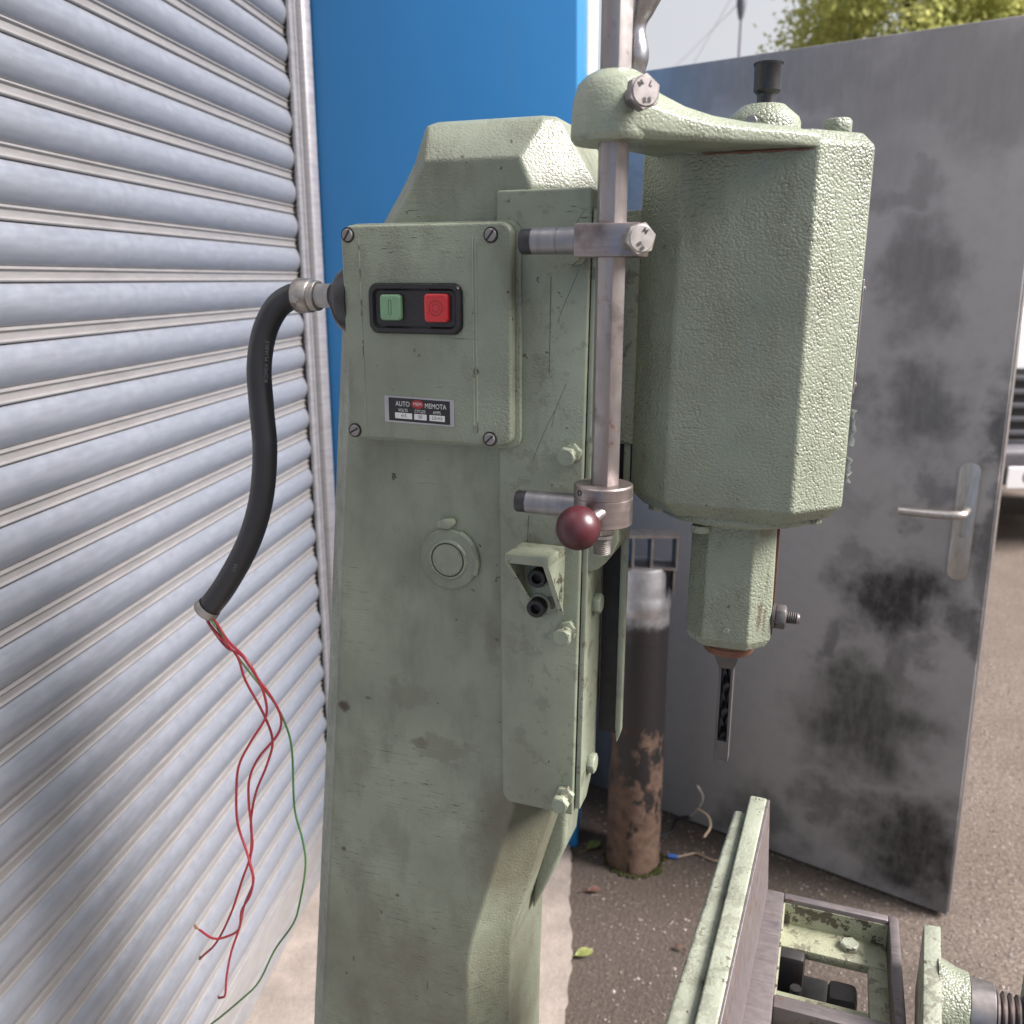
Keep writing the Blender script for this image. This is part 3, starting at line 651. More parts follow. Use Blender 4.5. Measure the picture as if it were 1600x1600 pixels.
for t, rr in ((-150, .083), (-112, .070), (-30, .083), (30, .085), (150, .085)):
    at_axis('hex_bolt', hb3, hd, (HC.x + rr * math.cos(R(t)), HC.y + rr * math.sin(R(t)), 1.2868 if rr > .08 else 1.2745), (0, 0, -1), R(t) * 1.3)
at_axis('hex_bolt', mesh_of('hex_bolt', hex_head(.0105, .0125), M['hammer']), hd, (HC.x + .066, HC.y - .05, 1.6165), (0, 0, 1), .4)
bm = bm_new(); add_rings(bm, (HC.x, HC.y, 1.617), (0, 0, 1), [(0, .056), (.004, .055), (.0065, .050), (.007, .034)], 48)
add_rings(bm, (HC.x, HC.y, 1.622), (0, 0, 1), [(0, .0335), (.013, .0335), (.018, .0315), (.026, .022), (.0285, .019), (.029, .006)], 48); tcp = part('top_cap', bm, M['hammer'], hd)
at_axis('hex_bolt', mesh_of('hex_bolt', hex_head(.0048, .005), M['steel']), hd, (HC.x - .006, HC.y - .033, 1.6330), (0, -1, 0), .2)
bm = bm_new()
add_rings(bm, (HC.x + .002, HC.y, 1.648), (0, 0, 1), [(0, .0088), (.006, .0082), (.012, .0086), (.0135, .0105), (.015, .0119), (.034, .0122), (.0355, .0128), (.038, .0126), (.0385, .0105), (.0375, .0095), (.0375, .001)], 48)
part('oiler_knob', bm, M['black'], hd)
kn = bm_new()
for i in range(40):
    t = 2 * math.pi * i / 40; add_rings(kn, (HC.x + .002 + .0126 * math.cos(t), HC.y + .0126 * math.sin(t), 1.6835), (0, 0, 1), [(0, .0005), (.0024, .0005)], 5)
part('knurling', kn, M['black'], hd)
# maker's plate edge and frayed label on the front face
bm = bm_new(); add_box(bm, HC.x + .0955, HC.x + .0985, .862, .93, 1.40, 1.50); bevel(bm, .0006, 1); part('front_plate', bm, M['steel'], hd)
rv = mesh_of('rivet', (lambda b: (add_rings(b, (0, 0, 0), (0, 0, 1), [(0, .0025), (.0012, .0022), (.0018, .001)], 10), b)[1])(bm_new()), M['zinc'])
for z in (1.408, 1.492): at_axis('rivet', rv, hd, (HC.x + .0984, .867, z), FRONT)
bm = bm_new(); random.seed(5)
for z0, z1 in ((1.355, 1.388), (1.322, 1.345)):
    n = 10; prev = None
    for i in range(n + 1):
        z = z0 + (z1 - z0) * i / n; w_ = .003 + random.uniform(0, .004)
        cur = (bm.verts.new((HC.x + .0972, .852, z)), bm.verts.new((HC.x + .0972 + w_ * .9, .846 + random.uniform(-.003, .003), z)))
        if prev: bm.faces.new((prev[0], prev[1], cur[1], cur[0]))
        prev = cur
part('torn_label', bm, M['print'], hd)

# arm between the depth rod and the head
RC = Vector((-.1825, .7345, 0))
bm = bm_new(); 
def arm_sec(a, bn, bf, zb, zt, k=.006): return [(a, bn + k * .4, zb), (a, bf, zb), (a, bf, zt), (a, bn + k * 1.6, zt), (a, bn, zt - k * 1.1), (a, bn, zb + k * .5)]
add_loft(bm, [arm_sec(-.192, .7120, .765, 1.6035, 1.646, .016), arm_sec(-.178, .7090, .800, 1.6032, 1.6470, .016), arm_sec(-.1638, .7066, .84, 1.6030, 1.6455, .015), arm_sec(-.156, .7122, .87, 1.6028, 1.6425, .014), arm_sec(-.146, .7192, .90, 1.6025, 1.6365, .012), arm_sec(-.130, .7305, .93, 1.6022, 1.6285, .009),
              arm_sec(-.110, .7447, .95, 1.6021, 1.6225, .007), arm_sec(-.085, .7624, .96, 1.6020, 1.6190, .006), arm_sec(-.055, .7836, .96, 1.6020, 1.6172, .005), arm_sec(-.0315, .8002, .96, 1.6020, 1.6135, .003)])
bevel(bm, .002, 2, 30)
arm = part('arm', bm, M['arm'], smooth=40)
bm = bm_new(); add_rings(bm, (RC.x, RC.y, 1.6025), (0, 0, 1), [(0, .031), (.003, .0335), (.006, .034), (.030, .0325), (.042, .029), (.048, .023), (.0515, .0165), (.052, .010)], 44); part('rod_boss', bm, M['arm'], arm)
p = mb(1000, 147, .70); ax = Vector((.62, -.78, .05))
at_axis('clamp_bolt', mesh_of('clamp_bolt', hex_head(.0112, .0095, .2, (.0075, .014)), M['steel']), arm, p, ax, .4)
def head_text(parent, p, ax, h, items, size):
    mm = frame(ax); bm = bm_new(); q = Vector(p) + Vector(ax).normalized() * (h + .0002)
    for s, x, y, rt in items:
        add_text(bm, s, size, lambda u, v: q + mm @ Vector((x + u * math.cos(rt) - v * math.sin(rt), y + u * math.sin(rt) + v * math.cos(rt), 0)), thick=.02)
    part('bolt_mark', bm, M['ink'], parent, 0)
head_text(arm, p, ax, .0095, (('8.8', .001, -.0062, .1), ('M', -.004, .005, .6), ('L', .004, .005, -.4)), .0055)

RODSPIN = -6
bm = bm_new(); random.seed(8); sp2 = []
for k in range(16):
    q = mb(1100 + k * 11.6, 240.5 - k * .55 + random.uniform(-.6, .6), .8002); sp2.append(q)
add_tube(bm, sp2, lambda t: .0004 + .0008 * math.sin(t * math.pi) + .0003 * math.sin(t * 23), 6); part('rust_seam', bm, M['rust'], arm)
# depth rod (hexagonal bar)
bm = bm_new(); add_rings(bm, (RC.x, RC.y, 1.31), (0, 0, 1), [(0, .0128), (.82, .0128)], 6, 0)
bmesh.ops.rotate(bm, verts=bm.verts, cent=(RC.x, RC.y, 0), matrix=Matrix.Rotation(R(RODSPIN), 3, 'Z')); bevel(bm, .0005, 1)
rod = part('depth_rod', bm, M['rod'])
bm = bm_new(); add_tube(bm, smooth_path([Vector((mb(990, 125, .785).x, .785, 1.630)), mb(990, 125, .785), mb(992, 95, .785), mb(993, 62, .785), mb(994, 35, .785), mb(999, 10, .785), mb(1003, -20, .785), mb(1006, -80, .785), mb(1008, -160, .785)], 6), lambda t: .0070 + .0042 * math.exp(-((t - .28) / .12) ** 2) + .013 * max(0, min(1, (t - .42) / .35)) ** 1.3, 24); part('feed_lever', bm, M['chrome'])
# upper depth stop
PB = .7345
def zpx(x, y, b=PB): return mb(x, y, b).z
zc = zpx(900, 376); bm = bm_new()
add_ext_z(bm, [(-.2085, .7150), (-.1555, .7150), (-.1555, .7540), (-.2085, .7540)], zc - .0135, zc + .0125); bevel(bm, .002, 2)
st = part('depth_stop', bm, M['collar'])
bm = bm_new(); add_rings(bm, (-.2080, PB, zc), (-1, 0, 0), [(0, .0107), (.0185, .0107), (.0187, .0104), (.0189, .0107), (.0405, .0107), (.041, .0100)], 32); part('peg', bm, M['alu'], st)
bm = bm_new(); add_rings(bm, (-.2490, PB, zc - .0003), (-1, 0, 0), [(-.0002, .0102), (.0085, .0104), (.0100, .0096), (.0102, .001)], 32); part('rubber_tip', bm, M['rubber'], st)
p = Vector((-.1700, .7135, zc + .001)); ax = Vector((.60, -.80, .04)); p = mb(996, 374, .7030)
at_axis('clamp_bolt', mesh_of('clamp_bolt', hex_head(.0108, .0085, .2, (.0072, .016)), M['zinc']), st, p, ax, .25)
head_text(st, p, ax, .0085, (('8.8', -.001, -.0055, 2.2), ('M', .0025, .0055, -.6)), .0058)
# lower collar, ball knob
z1 = mb(940, 766, .709).z; bm = bm_new()
add_rings(bm, (RC.x - .001, RC.y, z1), (0, 0, -1), [(0, .008), (0, .0243), (.0012, .0255), (.0104, .0255), (.0108, .0249), (.0114, .0249), (.0118, .0255), (.0345, .0255), (.0355, .0245), (.0355, .006)], 56)
cl = part('stop_collar', bm, M['collar'])
zc2 = mb(850, 786, PB).z; bm = bm_new(); add_rings(bm, (-.2050, PB, zc2), (-1, 0, 0), [(0, .0108), (.0475, .0104), (.0480, .0098)], 32); part('peg', bm, M['alu'], cl)
bm = bm_new(); add_rings(bm, (-.2525, PB, zc2), (-1, 0, 0), [(0, .0096), (.0090, .0098), (.0102, .0090), (.0104, .001)], 32); part('rubber_tip', bm, M['rubber'], cl)
bc = mb(903.5, 825, .6930); bm = bm_new(); add_sphere(bm, bc, .0188, 40, 24); part('ball_knob', bm, M['ball'], cl, 180)
bm = bm_new(); add_tube(bm, [bc, Vector((RC.x + .004, RC.y - .02, z1 - .020))], .0055, 16); part('knob_stem', bm, M['steel'], cl)
at_axis('nut', mesh_of('nut', hex_head(.0092, .010), M['zinc']), cl, (RC.x - .001, RC.y, z1 - .0354), (0, 0, -1), .3)
bm = bm_new(); add_rings(bm, (RC.x - .001, RC.y, z1 - .0450), (0, 0, -1), [(0, .0098), (.003, .0098)], 24); 
add_rings(bm, (RC.x - .001, RC.y, z1 - .048), (0, 0, -1), [(.0, .0075)] + [(.001 + .0009 * i, .0078 if i % 2 else .0064) for i in range(16)], 24); part('threaded_stud', bm, M['zinc'], cl)
sp_ = mb(902, 770, .711); at_axis('set_screw', mesh_of('set_screw', (lambda b: (add_rings(b, (0, 0, 0), (0, 0, 1), [(0, .0026), (.0004, .0026), (.0004, .0018), (-.0004, .0016)], 14, cap=False), b)[1])(bm_new()), M['black_iron']), cl, (RC.x - .001 - .0155, RC.y - .0203, z1 - .0052), (-.606, -.795, 0))

def hst(a, z, ra, rz, st, wob): return (a + .36, z, ra, rz, st, wob, (.075, .05, .025))
M['holder'] = paint('stained_hammered_paint', GREEN, 390, .0010, .8, .30, .45, .3, .35, [hst(-.0545, 1.178, .0022, .018, .75, .010), hst(-.0495, 1.172, .0015, .016, .6, .008), hst(-.054, 1.264, .008, .006, .6, .012), hst(-.0835, 1.187, .0018, .0024, .8, .003), hst(-.050, 1.215, .001, .02, .4, .006)])
# chisel holder and chisel
bm = bm_new(); add_loft(bm, [octo(.0370, .0200, 1.1405), octo(.0420, .0222, 1.1500), octo(.0405, .0217, 1.2760)]); bevel(bm, .0014, 2, 15)
ch = part('chisel_holder', bm, M['holder'], smooth=9)
bm = bm_new(); add_box(bm, HC.x + .0395, HC.x + .0432, .884, .887, 1.152, 1.270); add_box(bm, HC.x + .0395, HC.x + .0428, .892, .896, 1.152, 1.270); part('split_edge', bm, M['rust'], ch)
zz = mb(1215, 963, .886).z
at_axis('clamp_nut', mesh_of('clamp_nut', hex_head(.0108, .0105), M['chisel']), ch, (HC.x + .0455, .886, zz), FRONT, .2)
bm = bm_new(); add_rings(bm, (HC.x + .0422, .886, zz), FRONT, [(0, .0125), (.003, .0125)], 28); add_rings(bm, (HC.x + .054, .886, zz), FRONT, [(0, .0062)] + [(.001 + .0010 * i, .0064 if i % 2 else .0052) for i in range(13)] + [(.0145, .0045)], 20); part('clamp_stud', bm, M['chisel'], ch)
bm = bm_new(); add_rings(bm, (HC.x, HC.y, 1.1405), (0, 0, -1), [(0, .0255), (.006, .0262), (.0068, .0250), (.0075, .0258), (.0130, .0258), (.0150, .0245), (.0153, .008)], 44); part('bush', bm, M['rust'], ch)
at_axis('grub_screw', mesh_of('grub_screw', (lambda b: (add_rings(b, (0, 0, 0), (0, 0, 1), [(0, .0034), (.0006, .0033), (.0007, .002)], 16), b)[1])(bm_new()), M['hammer']), ch, (HC.x + .001, HC.y - .0422, 1.1615), NEAR)
cw = .0074; ct, cb_ = 1.1060, .9965
bm = bm_new()
def sq(h, z, o=0): return [(HC.x - h, HC.y - h, z), (HC.x + h, HC.y - h, z), (HC.x + h, HC.y + h, z), (HC.x - h, HC.y + h, z)]
add_loft(bm, [sq(.0118, 1.1270), sq(.0118, 1.1200), sq(cw, ct)])
add_box(bm, HC.x - cw, HC.x - cw + .0026, HC.y - cw, HC.y + cw, 1.022, ct + .0005); add_box(bm, HC.x + cw - .0024, HC.x + cw, HC.y - cw, HC.y + cw, 1.022, ct + .0005)
add_box(bm, HC.x - cw + .0026, HC.x + cw - .0024, HC.y + cw - .0025, HC.y + cw, 1.022, ct)
rows = [[(HC.x + sx * r, HC.y + sy * r, z) for sx, sy in ((-1, -1), (-.35, -1), (.35, -1), (1, -1), (1, -.35), (1, .35), (1, 1), (.35, 1), (-.35, 1), (-1, 1), (-1, .35), (-1, -.35))] for r, z in ((cw, 1.022), (cw, 1.0))]
tip = [(x, y, .9975 if (abs(x - HC.x) > .006 and abs(y - HC.y) > .006) else .9998) for x, y, z in rows[1]]
inn = [(HC.x + (x - HC.x) * .66, HC.y + (y - HC.y) * .66, 1.006) for x, y, z in rows[1]]
add_loft(bm, [rows[0], rows[1][:0] or tip, inn])
cs = part('mortise_chisel', bm, M['chisel'], smooth=25)
bm = bm_new(); prev = None
for i in range(73):
    z = 1.105 - .100 * i / 72; t = 2 * math.pi * 1.7 * i / 72 + .6
    cur = [bm.verts.new((HC.x + r * math.cos(t + o), HC.y + r * math.sin(t + o), z)) for r, o in ((.0041, 0), (.0031, .5), (.0014, 1.57), (.0041, math.pi), (.0031, math.pi + .5), (.0014, math.pi + 1.57))]
    if prev:
        for k in range(6): bm.faces.new((prev[k], prev[(k + 1) % 6], cur[(k + 1) % 6], cur[k]))
    prev = cur
part('auger', bm, M['auger'], cs, 40)

# work table, fence, vice
TZ = .80
bm = bm_new()
def tb(a0, a1, b0, b1, z0, z1): add_box(bm, a0, a1, b0, b1, z0, z1)
B0, B1 = .560, .9655
tb(-.060, -.009, B0, B1, TZ - .035, TZ); tb(.1045, .1150, B0, B1, TZ - .035, TZ); tb(-.009, .1045, .9545, B1, TZ - .035, TZ)
tb(-.009, .1045, .7840, .8020, TZ - .0345, TZ - .0005); tb(-.009, .1045, .620, .640, TZ - .0345, TZ - .0005); tb(-.009, .1045, B0, .575, TZ - .0345, TZ - .0005)
bevel(bm, .0022, 2)
tab = part('work_table', bm, M['plate'])
bm = bm_new()
F0 = TZ - .033
for a0, a1, b0, b1 in ((-.0085, .1055, .9150, .9550), (.0850, .1055, .8030, .9148), (-.0085, .0848, .8030, .8450), (-.0085, .1055, .6405, .7835)):
    add_box(bm, a0, a1, b0, b1, F0 - .012, F0)
bevel(bm, .002, 2); part('table_floor', bm, M['dirty_green'], tab)
bm = bm_new()                                                   # painted inner walls of the recess
for a0, a1, b0, b1 in ((-.0088, -.0070, .8025, .9550), (.1045, .1058, .8025, .9550), (-.0068, .1043, .9535, .9553), (-.0068, .1043, .8022, .8035)): add_box(bm, a0, a1, b0, b1, F0 - .001, TZ - .006)
part('recess_wall', bm, M['dirty_green'], tab)
at_axis('hex_bolt', mesh_of('hex_bolt', hex_head(.0092, .008), M['pale_green']), tab, (.0655, .9370, F0 - .0005), (0, 0, 1), .25)
bm = bm_new(); add_box(bm, -.05, .05, .74, .96, .55, .70); add_box(bm, .045, .075, .865, .895, .60, .757); add_box(bm, -.02, .02, .90, .94, .70, .765); add_box(bm, -.33, -.04, .80, 1.0, .18, .40); add_box(bm, -.05, .05, .82, .97, .38, .56); bevel(bm, .006, 2); part('knee', bm, M['black_iron'], tab)
bm = bm_new(); add_rings(bm, (.012, .872, .69), (0, 0, 1), [(0, .014), (.03, .014), (.031, .006), (.062, .006)], 20); part('knee_bolt', bm, M['black_iron'], tab)
FZ = .920
def fl(t0, t1, b):                                              # fence top outline follows the traced straight edges
    return t0 + (t1 - t0) * (.9640 - b) / (.9640 - .6120)
bm = bm_new()
def fence(bm, far0, far1, near0, near1, bf, z0, z1, lean=0.):
    k = (bf - .52) / (bf - .612)
    add_loft(bm, [[(near0 + (near0 - far0) * (k - 1), .52, z), (near1 + (near1 - far1) * (k - 1) + ln, .52, z), (far1 + ln, bf, z), (far0, bf, z)] for z, ln in ((z0, lean), (z1, 0))])
fence(bm, -.0563, -.0372, -.0655, -.0478, .9640, TZ + .0003, FZ, .004); bevel(bm, .0022, 3)
fe = part('fence', bm, M['pale_green'], tab)
bm = bm_new(); fence(bm, -.0371, -.0340, -.0477, -.0455, .9630, TZ + .0004, FZ - .0012, .006); bevel(bm, .0004, 1); part('fence_face', bm, M['plate'], fe)
bm = bm_new(); fence(bm, -.0715, -.0566, -.0895, -.0658, .9420, TZ - .02, FZ - .0085, 0); bevel(bm, .004, 3); part('fence_back', bm, M['pale_green'], fe)
bm = bm_new()
for i in range(4):
    z = TZ + .022 + i * .024; fence(bm, -.0345, -.0335 + .004 * (FZ - z) / .12, -.0460, -.0450 + .004 * (FZ - z) / .12, .9625, z, z + .0012, 0)
part('fence_score', bm, M['rust'], fe)
bm = bm_new(); add_box(bm, -.098, -.073, .60, .80, .70, .83); bevel(bm, .01, 3); part('fence_bracket', bm, M['green'], tab)
# vice
JZ = .852; j = [mz(1442, 1443, JZ), mz(1470, 1447, JZ), mz(1472, 1600, JZ), mz(1440, 1600, JZ)]
for i, s_ in ((2, 1), (3, 0)): j[i] = j[s_ if i == 2 else 0] + (j[i] - j[1 if i == 2 else 0]) * 1.15
bm = bm_new(); add_loft(bm, [[(v.x + (.001 if k in (0, 3) else 0), v.y, z) for k, v in enumerate(j)] for z in (.770, JZ)]); bevel(bm, .0016, 2)
vj = part('vice_jaw', bm, M['pale_green'])
jm = (j[1] + j[2]) / 2; sax = Vector((1, -.04, 0)).normalized(); vb = Vector((jm.x - .001, .830, .8145))
bm = bm_new(); add_rings(bm, vb, sax, [(0, .040), (.008, .038), (.018, .034), (.028, .0325), (.0285, .012)], 40); part('jaw_boss', bm, M['hammer'], vj)
bm = bm_new(); add_rings(bm, vb + sax * .0286, sax, [(0, .028), (.001, .029), (.021, .029), (.022, .028), (.0222, .01)], 40); part('thrust_collar', bm, M['steel'], vj)
bm = bm_new(); pr2 = []
for i in range(34): pr2 += [(.05 + .006 * i, .0185), (.0505 + .006 * i + .0022, .0235), (.0505 + .006 * i + .0038, .0235), (.0505 + .006 * i + .0055, .0185)]
add_rings(bm, vb, sax, pr2, 30); part('vice_screw', bm, M['collar'], vj, 20)
bm = bm_new(); add_box(bm, .22, .27, .79, .87, .70, .85); add_box(bm, .05, .27, .80, .86, .66, .70); bevel(bm, .006, 2); part('vice_bracket', bm, M['green'], vj)

# ------------------------------------------------------------------ parked van beyond the door
vx, vy = 2.99, 4.92
va = empty('parked_van', (vx, vy, 0)); tag(va, 'white van with dark slatted grille parked beyond the door at the right edge', 'van')
bm = bm_new(); side = [(.02, .62), (.0, 1.03), (.03, 1.27), (.16, 1.36), (.85, 1.47), (1.55, 2.05), (1.9, 2.14), (4.7, 2.16), (4.85, 1.9), (4.9, .45), (.4, .34), (.06, .40)]
add_loft(bm, [[((.93 * x), y + (.05 if abs(x) > .95 else 0), z if z < 1.4 else 1.4 + (z - 1.4) * (1 if abs(x) < .96 else .97)) for y, z in side] for x in (-1, -.9, -.5, 0, .5, .9, 1)]); bevel(bm, .03, 3, 30); obj('body', bm, M['white'], va, 40)
g_ = G('dark_glass'); M['glass'] = g_.done((.03, .035, .045), .06, 0., None, .6)
bm = bm_new(); add_loft(bm, [[(x, .93, 1.55), (x, 1.50, 2.03), (x, 1.53, 2.01), (x, .96, 1.53)] for x in (-.78, .78)]); obj('windscreen', bm, M['glass'], va)
for s_ in (-1, 1):
    bm = bm_new(); add_loft(bm, [[(s_ * x, y, z) for y, z in ((1.15, 1.5), (1.65, 1.98), (2.3, 1.98), (2.3, 1.45))] for x in (.925, .938)]); obj('side_window', bm, M['glass'], va)
bm = bm_new(); add_loft(bm, [[(x, -.012, z) for x, z in rrect(-.55, .55, .64, 1.03, .05, 4)], [(x, .03, z) for x, z in rrect(-.55, .55, .64, 1.03, .05, 4)]]); obj('grille', bm, M['ink'], va)
sb_ = bm_new(); add_box(sb_, -.53, .53, -.034, -.013, 0, .030); bevel(sb_, .006, 2); gsm = mesh_of('grille_slat', sb_, flat('grey_trim', (.10, .105, .115), .35))
for z in (.665, .74, .815, .89, .965): place('grille_slat', gsm, va, (0, 0, z))
bm = bm_new(); add_loft(bm, [[(x, y, z) for y, z in ((-.06, .40), (-.08, .46), (-.08, .58), (-.02, .62), (.08, .62), (.08, .36))] for x in (-.92, .92)]); bevel(bm, .02, 3); obj('bumper', bm, flat('bumper_grey', (.09, .09, .10), .5), va)
bm = bm_new(); add_box(bm, -.26, .26, -.092, -.0802, .378, .500); bevel(bm, .004, 1); npl = obj('number_plate', bm, M['white'], va)
bm = bm_new(); add_text(bm, 'C', .105, lambda u, v: (-.150 + u * .75, -.0925, .440 + v), thick=.02); obj('plate_lettering', bm, M['ink'], npl, 0)
for s_ in (-1, 1):
    bm = bm_new(); add_loft(bm, [[(s_ * x, -.005 if k == 0 else .06, z) for x, z in ((.58, .82), (.90, .86), (.90, 1.08), (.60, 1.02))] for k in (0, 1)]); bevel(bm, .012, 2); obj('headlight', bm, M['silver'], va)
    for y in (.95, 3.9):
        bm = bm_new(); add_rings(bm, (s_ * .72, y, .33), (s_, 0, 0), [(0, .31), (.02, .33), (.18, .33), (.2, .31), (.2, .22), (.185, .2)], 30); wh = obj('wheel', bm, M['rubber'], va)
        bm = bm_new(); add_rings(bm, (s_ * .72, y, .33), (s_, 0, 0), [(.17, .205), (.19, .2), (.192, .03)], 20); obj('rim', bm, M['silver'], wh)

# ------------------------------------------------------------------ mast with cables, trees
ms = empty('lamp_mast', (3.24, 14, 0)); tag(ms, 'thin grey mast with a dark pod seen above the door', 'mast')
bm = bm_new(); add_rings(bm, (0, 0, 0), (0, 0, 1), [(0, .05), (2, .035), (5.05, .022), (6.6, .02)], 12); obj('pole', bm, flat('mast_grey', (.22, .22, .24), .5), ms)
bm = bm_new(); add_rings(bm, (-.01, 0, 5.05), (0, 0, 1), [(0, .03), (.1, .055), (.22, .075), (.32, .055), (.4, .045), (.9, .045)], 14); obj('pod', bm, flat('mast_dark', (.10, .11, .13), .5), ms)
for k, dx in enumerate((-1.5, -2.1)):
    bm = bm_new(); add_tube(bm, [Vector((0, 0, 5.6 - .3 * k)), Vector((dx * .5, 0, 4.3)), Vector((dx, 0, 3.0 - .4 * k))], .006, 5); obj('cable', bm, flat('cable_grey', (.35, .35, .37), .6), ms)
def leafmat(name, c0, c1):
    g = G(name); c = g.mix(g.rng(g.noise(1.6, 5, .7), .3, .7), c0, c1); g.done(c, .55, 0., None, .3)
    tr = g.n('ShaderNodeBsdfTranslucent'); g.put(tr.inputs[0], c); ms_ = g.n('ShaderNodeMixShader'); ms_.inputs[0].default_value = .6
    g.t.links.new(g.b.outputs[0], ms_.inputs[1]); g.t.links.new(tr.outputs[0], ms_.inputs[2]); g.t.links.new(ms_.outputs[0], g.t.nodes['Material Output'].inputs[0])
    return g.m
bark = flat('bark', (.09, .07, .055), .9, .4, 4, .01, 20)
def tree(name, loc, h, rx, cz, cnt, mat, seed, label):
    random.seed(seed); t = empty(name, loc); tag(t, label, 'tree', 'trees beyond the yard')
    bm = bm_new(); add_tube(bm, smooth_path([(0, 0, 0), (.08, 0, h * .25), (-.05, .1, h * .5), (.05, 0, h * .85)], 5), lambda u: .22 * (1 - u) + .04, 10)
    tips = []
    for i in range(16):
        a = i * 2.4 + random.uniform(-.3, .3); z = h * random.uniform(.35, .8); L = rx * random.uniform(.55, .95)
        e = Vector((math.cos(a) * L, math.sin(a) * L, z + random.uniform(.3, 1.4))); tips.append(e)
        add_tube(bm, smooth_path([(0, 0, z - .4), (e.x * .5, e.y * .5, (z + e.z) / 2), e], 4), lambda u: .07 * (1 - u) + .012, 6)
    obj('trunk', bm, bark, t)
    clumps = []
    for i in range(150):
        while True:
            v = Vector([random.uniform(-1, 1) for _ in range(3)])
            if .35 < v.length < 1: break
        clumps.append((Vector((v.x * rx, v.y * rx, cz + v.z * (h - cz))), random.uniform(.35, .75)))
    V = []; Fc = []
    for i in range(cnt):
        c, r = random.choice(clumps); d = Vector([random.gauss(0, .5) for _ in range(3)]); p = c + d * r
        n = Vector([random.uniform(-1, 1) for _ in range(3)]).normalized(); u = n.orthogonal().normalized(); q = n.cross(u); s_ = random.uniform(.045, .085)
        k = len(V); V += [p - u * s_, p + q * s_ * .55 + n * s_ * .2, p + u * s_, p - q * s_ * .55 + n * s_ * .2]; Fc.append((k, k + 1, k + 2, k + 3))
    me = bpy.data.meshes.new('crown'); me.from_pydata([tuple(v) for v in V], [], Fc); me.materials.append(mat); place('crown', me, t)
L1 = leafmat('green_leaves', (.30, .34, .10), (.56, .56, .21)); L2 = leafmat('yellowing_leaves', (.46, .44, .12), (.66, .56, .20))
tree('broadleaf_tree', (8.1, 20, 0), 9.2, 2.5, 6.2, 42000, L1, 11, 'green leafy tree above the door, nearer the mast')
tree('broadleaf_tree', (11.6, 21, 0), 10.0, 3.0, 6.4, 46000, L2, 12, 'yellowing leafy tree at the top right corner')

# ------------------------------------------------------------------ things on the ground
def leaf(name, x, y, size, rz, mat, label, cat='leaf'):
    p = wz(x, y, .006); bm = bm_new(); n = 8; L = []; Rr = []
    for i in range(n + 1):
        t = i / n; wd = size * .30 * math.sin(math.pi * t) ** .8; z = .004 * math.sin(t * 3)
        L.append(bm.verts.new((size * (t - .5), wd, z + .004))); Rr.append(bm.verts.new((size * (t - .5), -wd, z + .003)))
    md = [bm.verts.new((size * (i / n - .5), 0, .004 * math.sin(i / n * 3))) for i in range(n + 1)]
    for i in range(n):
        for s_ in (L, Rr):
            try: bm.faces.new((md[i], md[i + 1], s_[i + 1], s_[i]))
            except ValueError: pass
    add_tube(bm, [Vector((-size * .5, 0, .001)), Vector((-size * .8, .004, .001)), Vector((-size * 1.05, .002, .0))], .0012, 5)
    o = obj(name, bm, mat, None, 60, p); o.rotation_euler = (0, 0, rz); tag(o, label, cat, 'fallen leaves'); return o
leaf('fallen_leaf', 913, 1491, .045, R(15), M['leaf'], 'yellow green fallen leaf on the asphalt right of the machine column')
leaf('fallen_leaf', 928, 1322, .05, R(40), M['leaf2'], 'green fallen leaf at the foot of the rusty post')
leaf('fallen_leaf', 929, 1392, .035, R(5), M['brownleaf'], 'red brown fallen leaf on the asphalt below the rusty post')
leaf('fallen_leaf', 1062, 1482, .022, R(150), M['brownleaf'], 'small brown leaf on the asphalt left of the table fence')
ca = empty('cable_offcut', wz(1050, 1305, 0)); tag(ca, 'black and white cable offcut at the foot of the dark door', 'cable')
def gpts(l): return [wy(x, y, Y) - Vector(ca.location) for x, y, Y in l]
bm = bm_new(); add_tube(bm, smooth_path(gpts([(1030, 1307, 2.16), (1050, 1298, 2.17), (1058, 1280, 2.17), (1080, 1276, 2.15)]), 6), .005, 8); obj('sheath', bm, M['rubber'], ca)
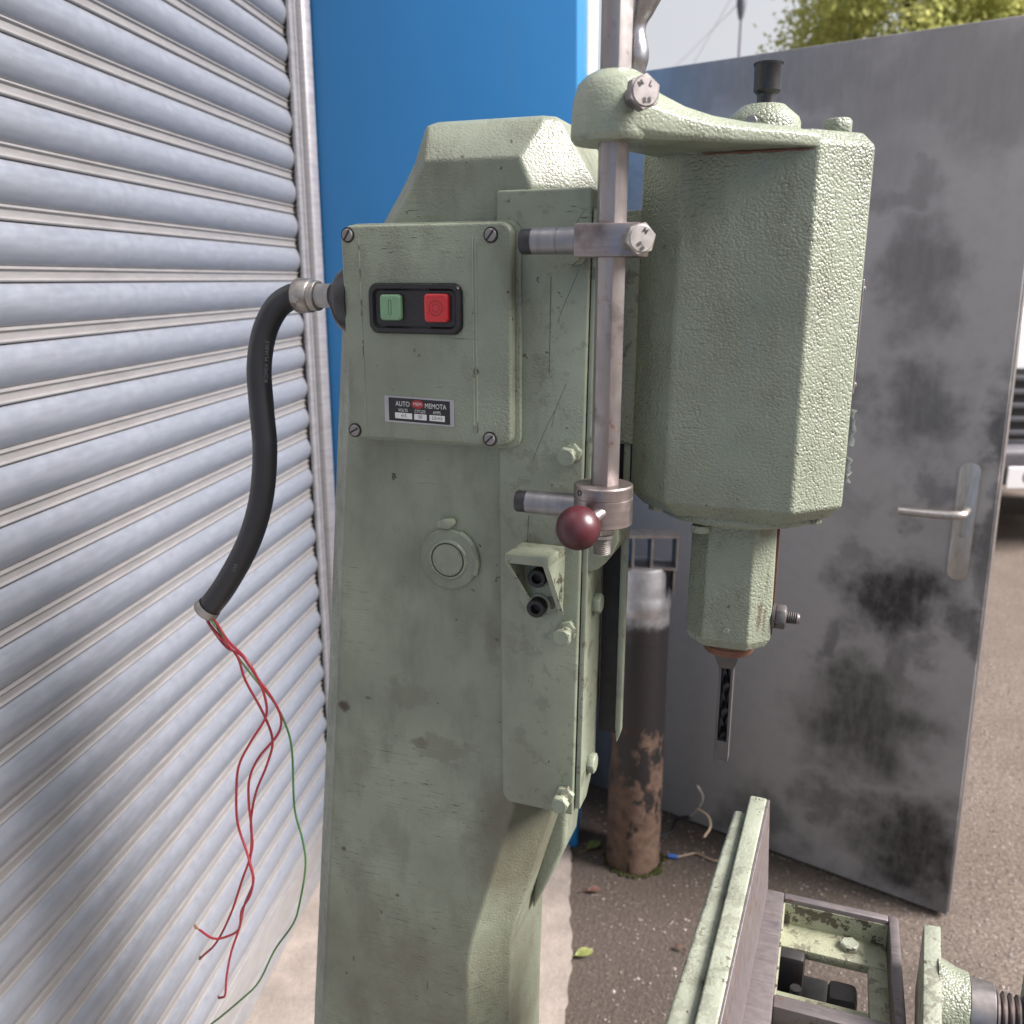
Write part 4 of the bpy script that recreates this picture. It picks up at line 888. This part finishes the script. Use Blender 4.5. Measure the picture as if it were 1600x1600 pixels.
bm = bm_new(); add_tube(bm, smooth_path(gpts([(1078, 1276, 2.15), (1092, 1262, 2.13), (1098, 1245, 2.12), (1090, 1228, 2.11)]), 6), .0028, 8); obj('core', bm, M['greybox'], ca)
bm = bm_new(); add_tube(bm, smooth_path(gpts([(1090, 1264, 2.13), (1106, 1275, 2.10), (1110, 1292, 2.07), (1100, 1308, 2.05)]), 6), .0028, 8); obj('core', bm, flat('buff_insulation', (.36, .28, .19), .5), ca)
cb = empty('wire_offcut', wz(1050, 1338, 0)); tag(cb, 'thin brown wire with a blue connector lying on the asphalt', 'wire')
q = [wz(x, y, .006) - Vector(cb.location) for x, y in ((1058, 1339), (1072, 1336), (1088, 1333), (1104, 1340), (1120, 1345), (1132, 1336))]
bm = bm_new(); add_tube(bm, smooth_path(q, 6), .0022, 6); obj('wire', bm, flat('buff_wire', (.26, .19, .13), .5), cb)
bm = bm_new(); add_tube(bm, [wz(1044, 1337, .008) - Vector(cb.location), wz(1059, 1339, .008) - Vector(cb.location)], .006, 8); obj('connector', bm, flat('blue_connector', (.03, .10, .32), .4), cb)
random.seed(21); V = []; Fc = []
octv = [(1, 0, 0), (-1, 0, 0), (0, 1, 0), (0, -1, 0), (0, 0, 1), (0, 0, -1)]; octf = [(0, 2, 4), (2, 1, 4), (1, 3, 4), (3, 0, 4), (2, 0, 5), (1, 2, 5), (3, 1, 5), (0, 3, 5)]
for i in range(9000):
    x = random.uniform(-.1, 2.4); y = random.uniform(.8, 3.6)
    if x < .19 + .06 * (y - 2): continue
    s_ = random.uniform(.0015, .0045) * (1.8 if random.random() < .06 else 1); k = len(V)
    for v in octv: V.append((x + v[0] * s_ * random.uniform(.6, 1.3), y + v[1] * s_ * random.uniform(.6, 1.3), .001 + v[2] * s_ * .6))
    Fc += [tuple(k + j_ for j_ in f) for f in octf]
me = bpy.data.meshes.new('gravel'); me.from_pydata(V, [], Fc); me.materials.append(M['stone']); o = place('gravel', me); tag(o, 'loose chippings strewn over the asphalt', 'gravel', None, 'stuff')
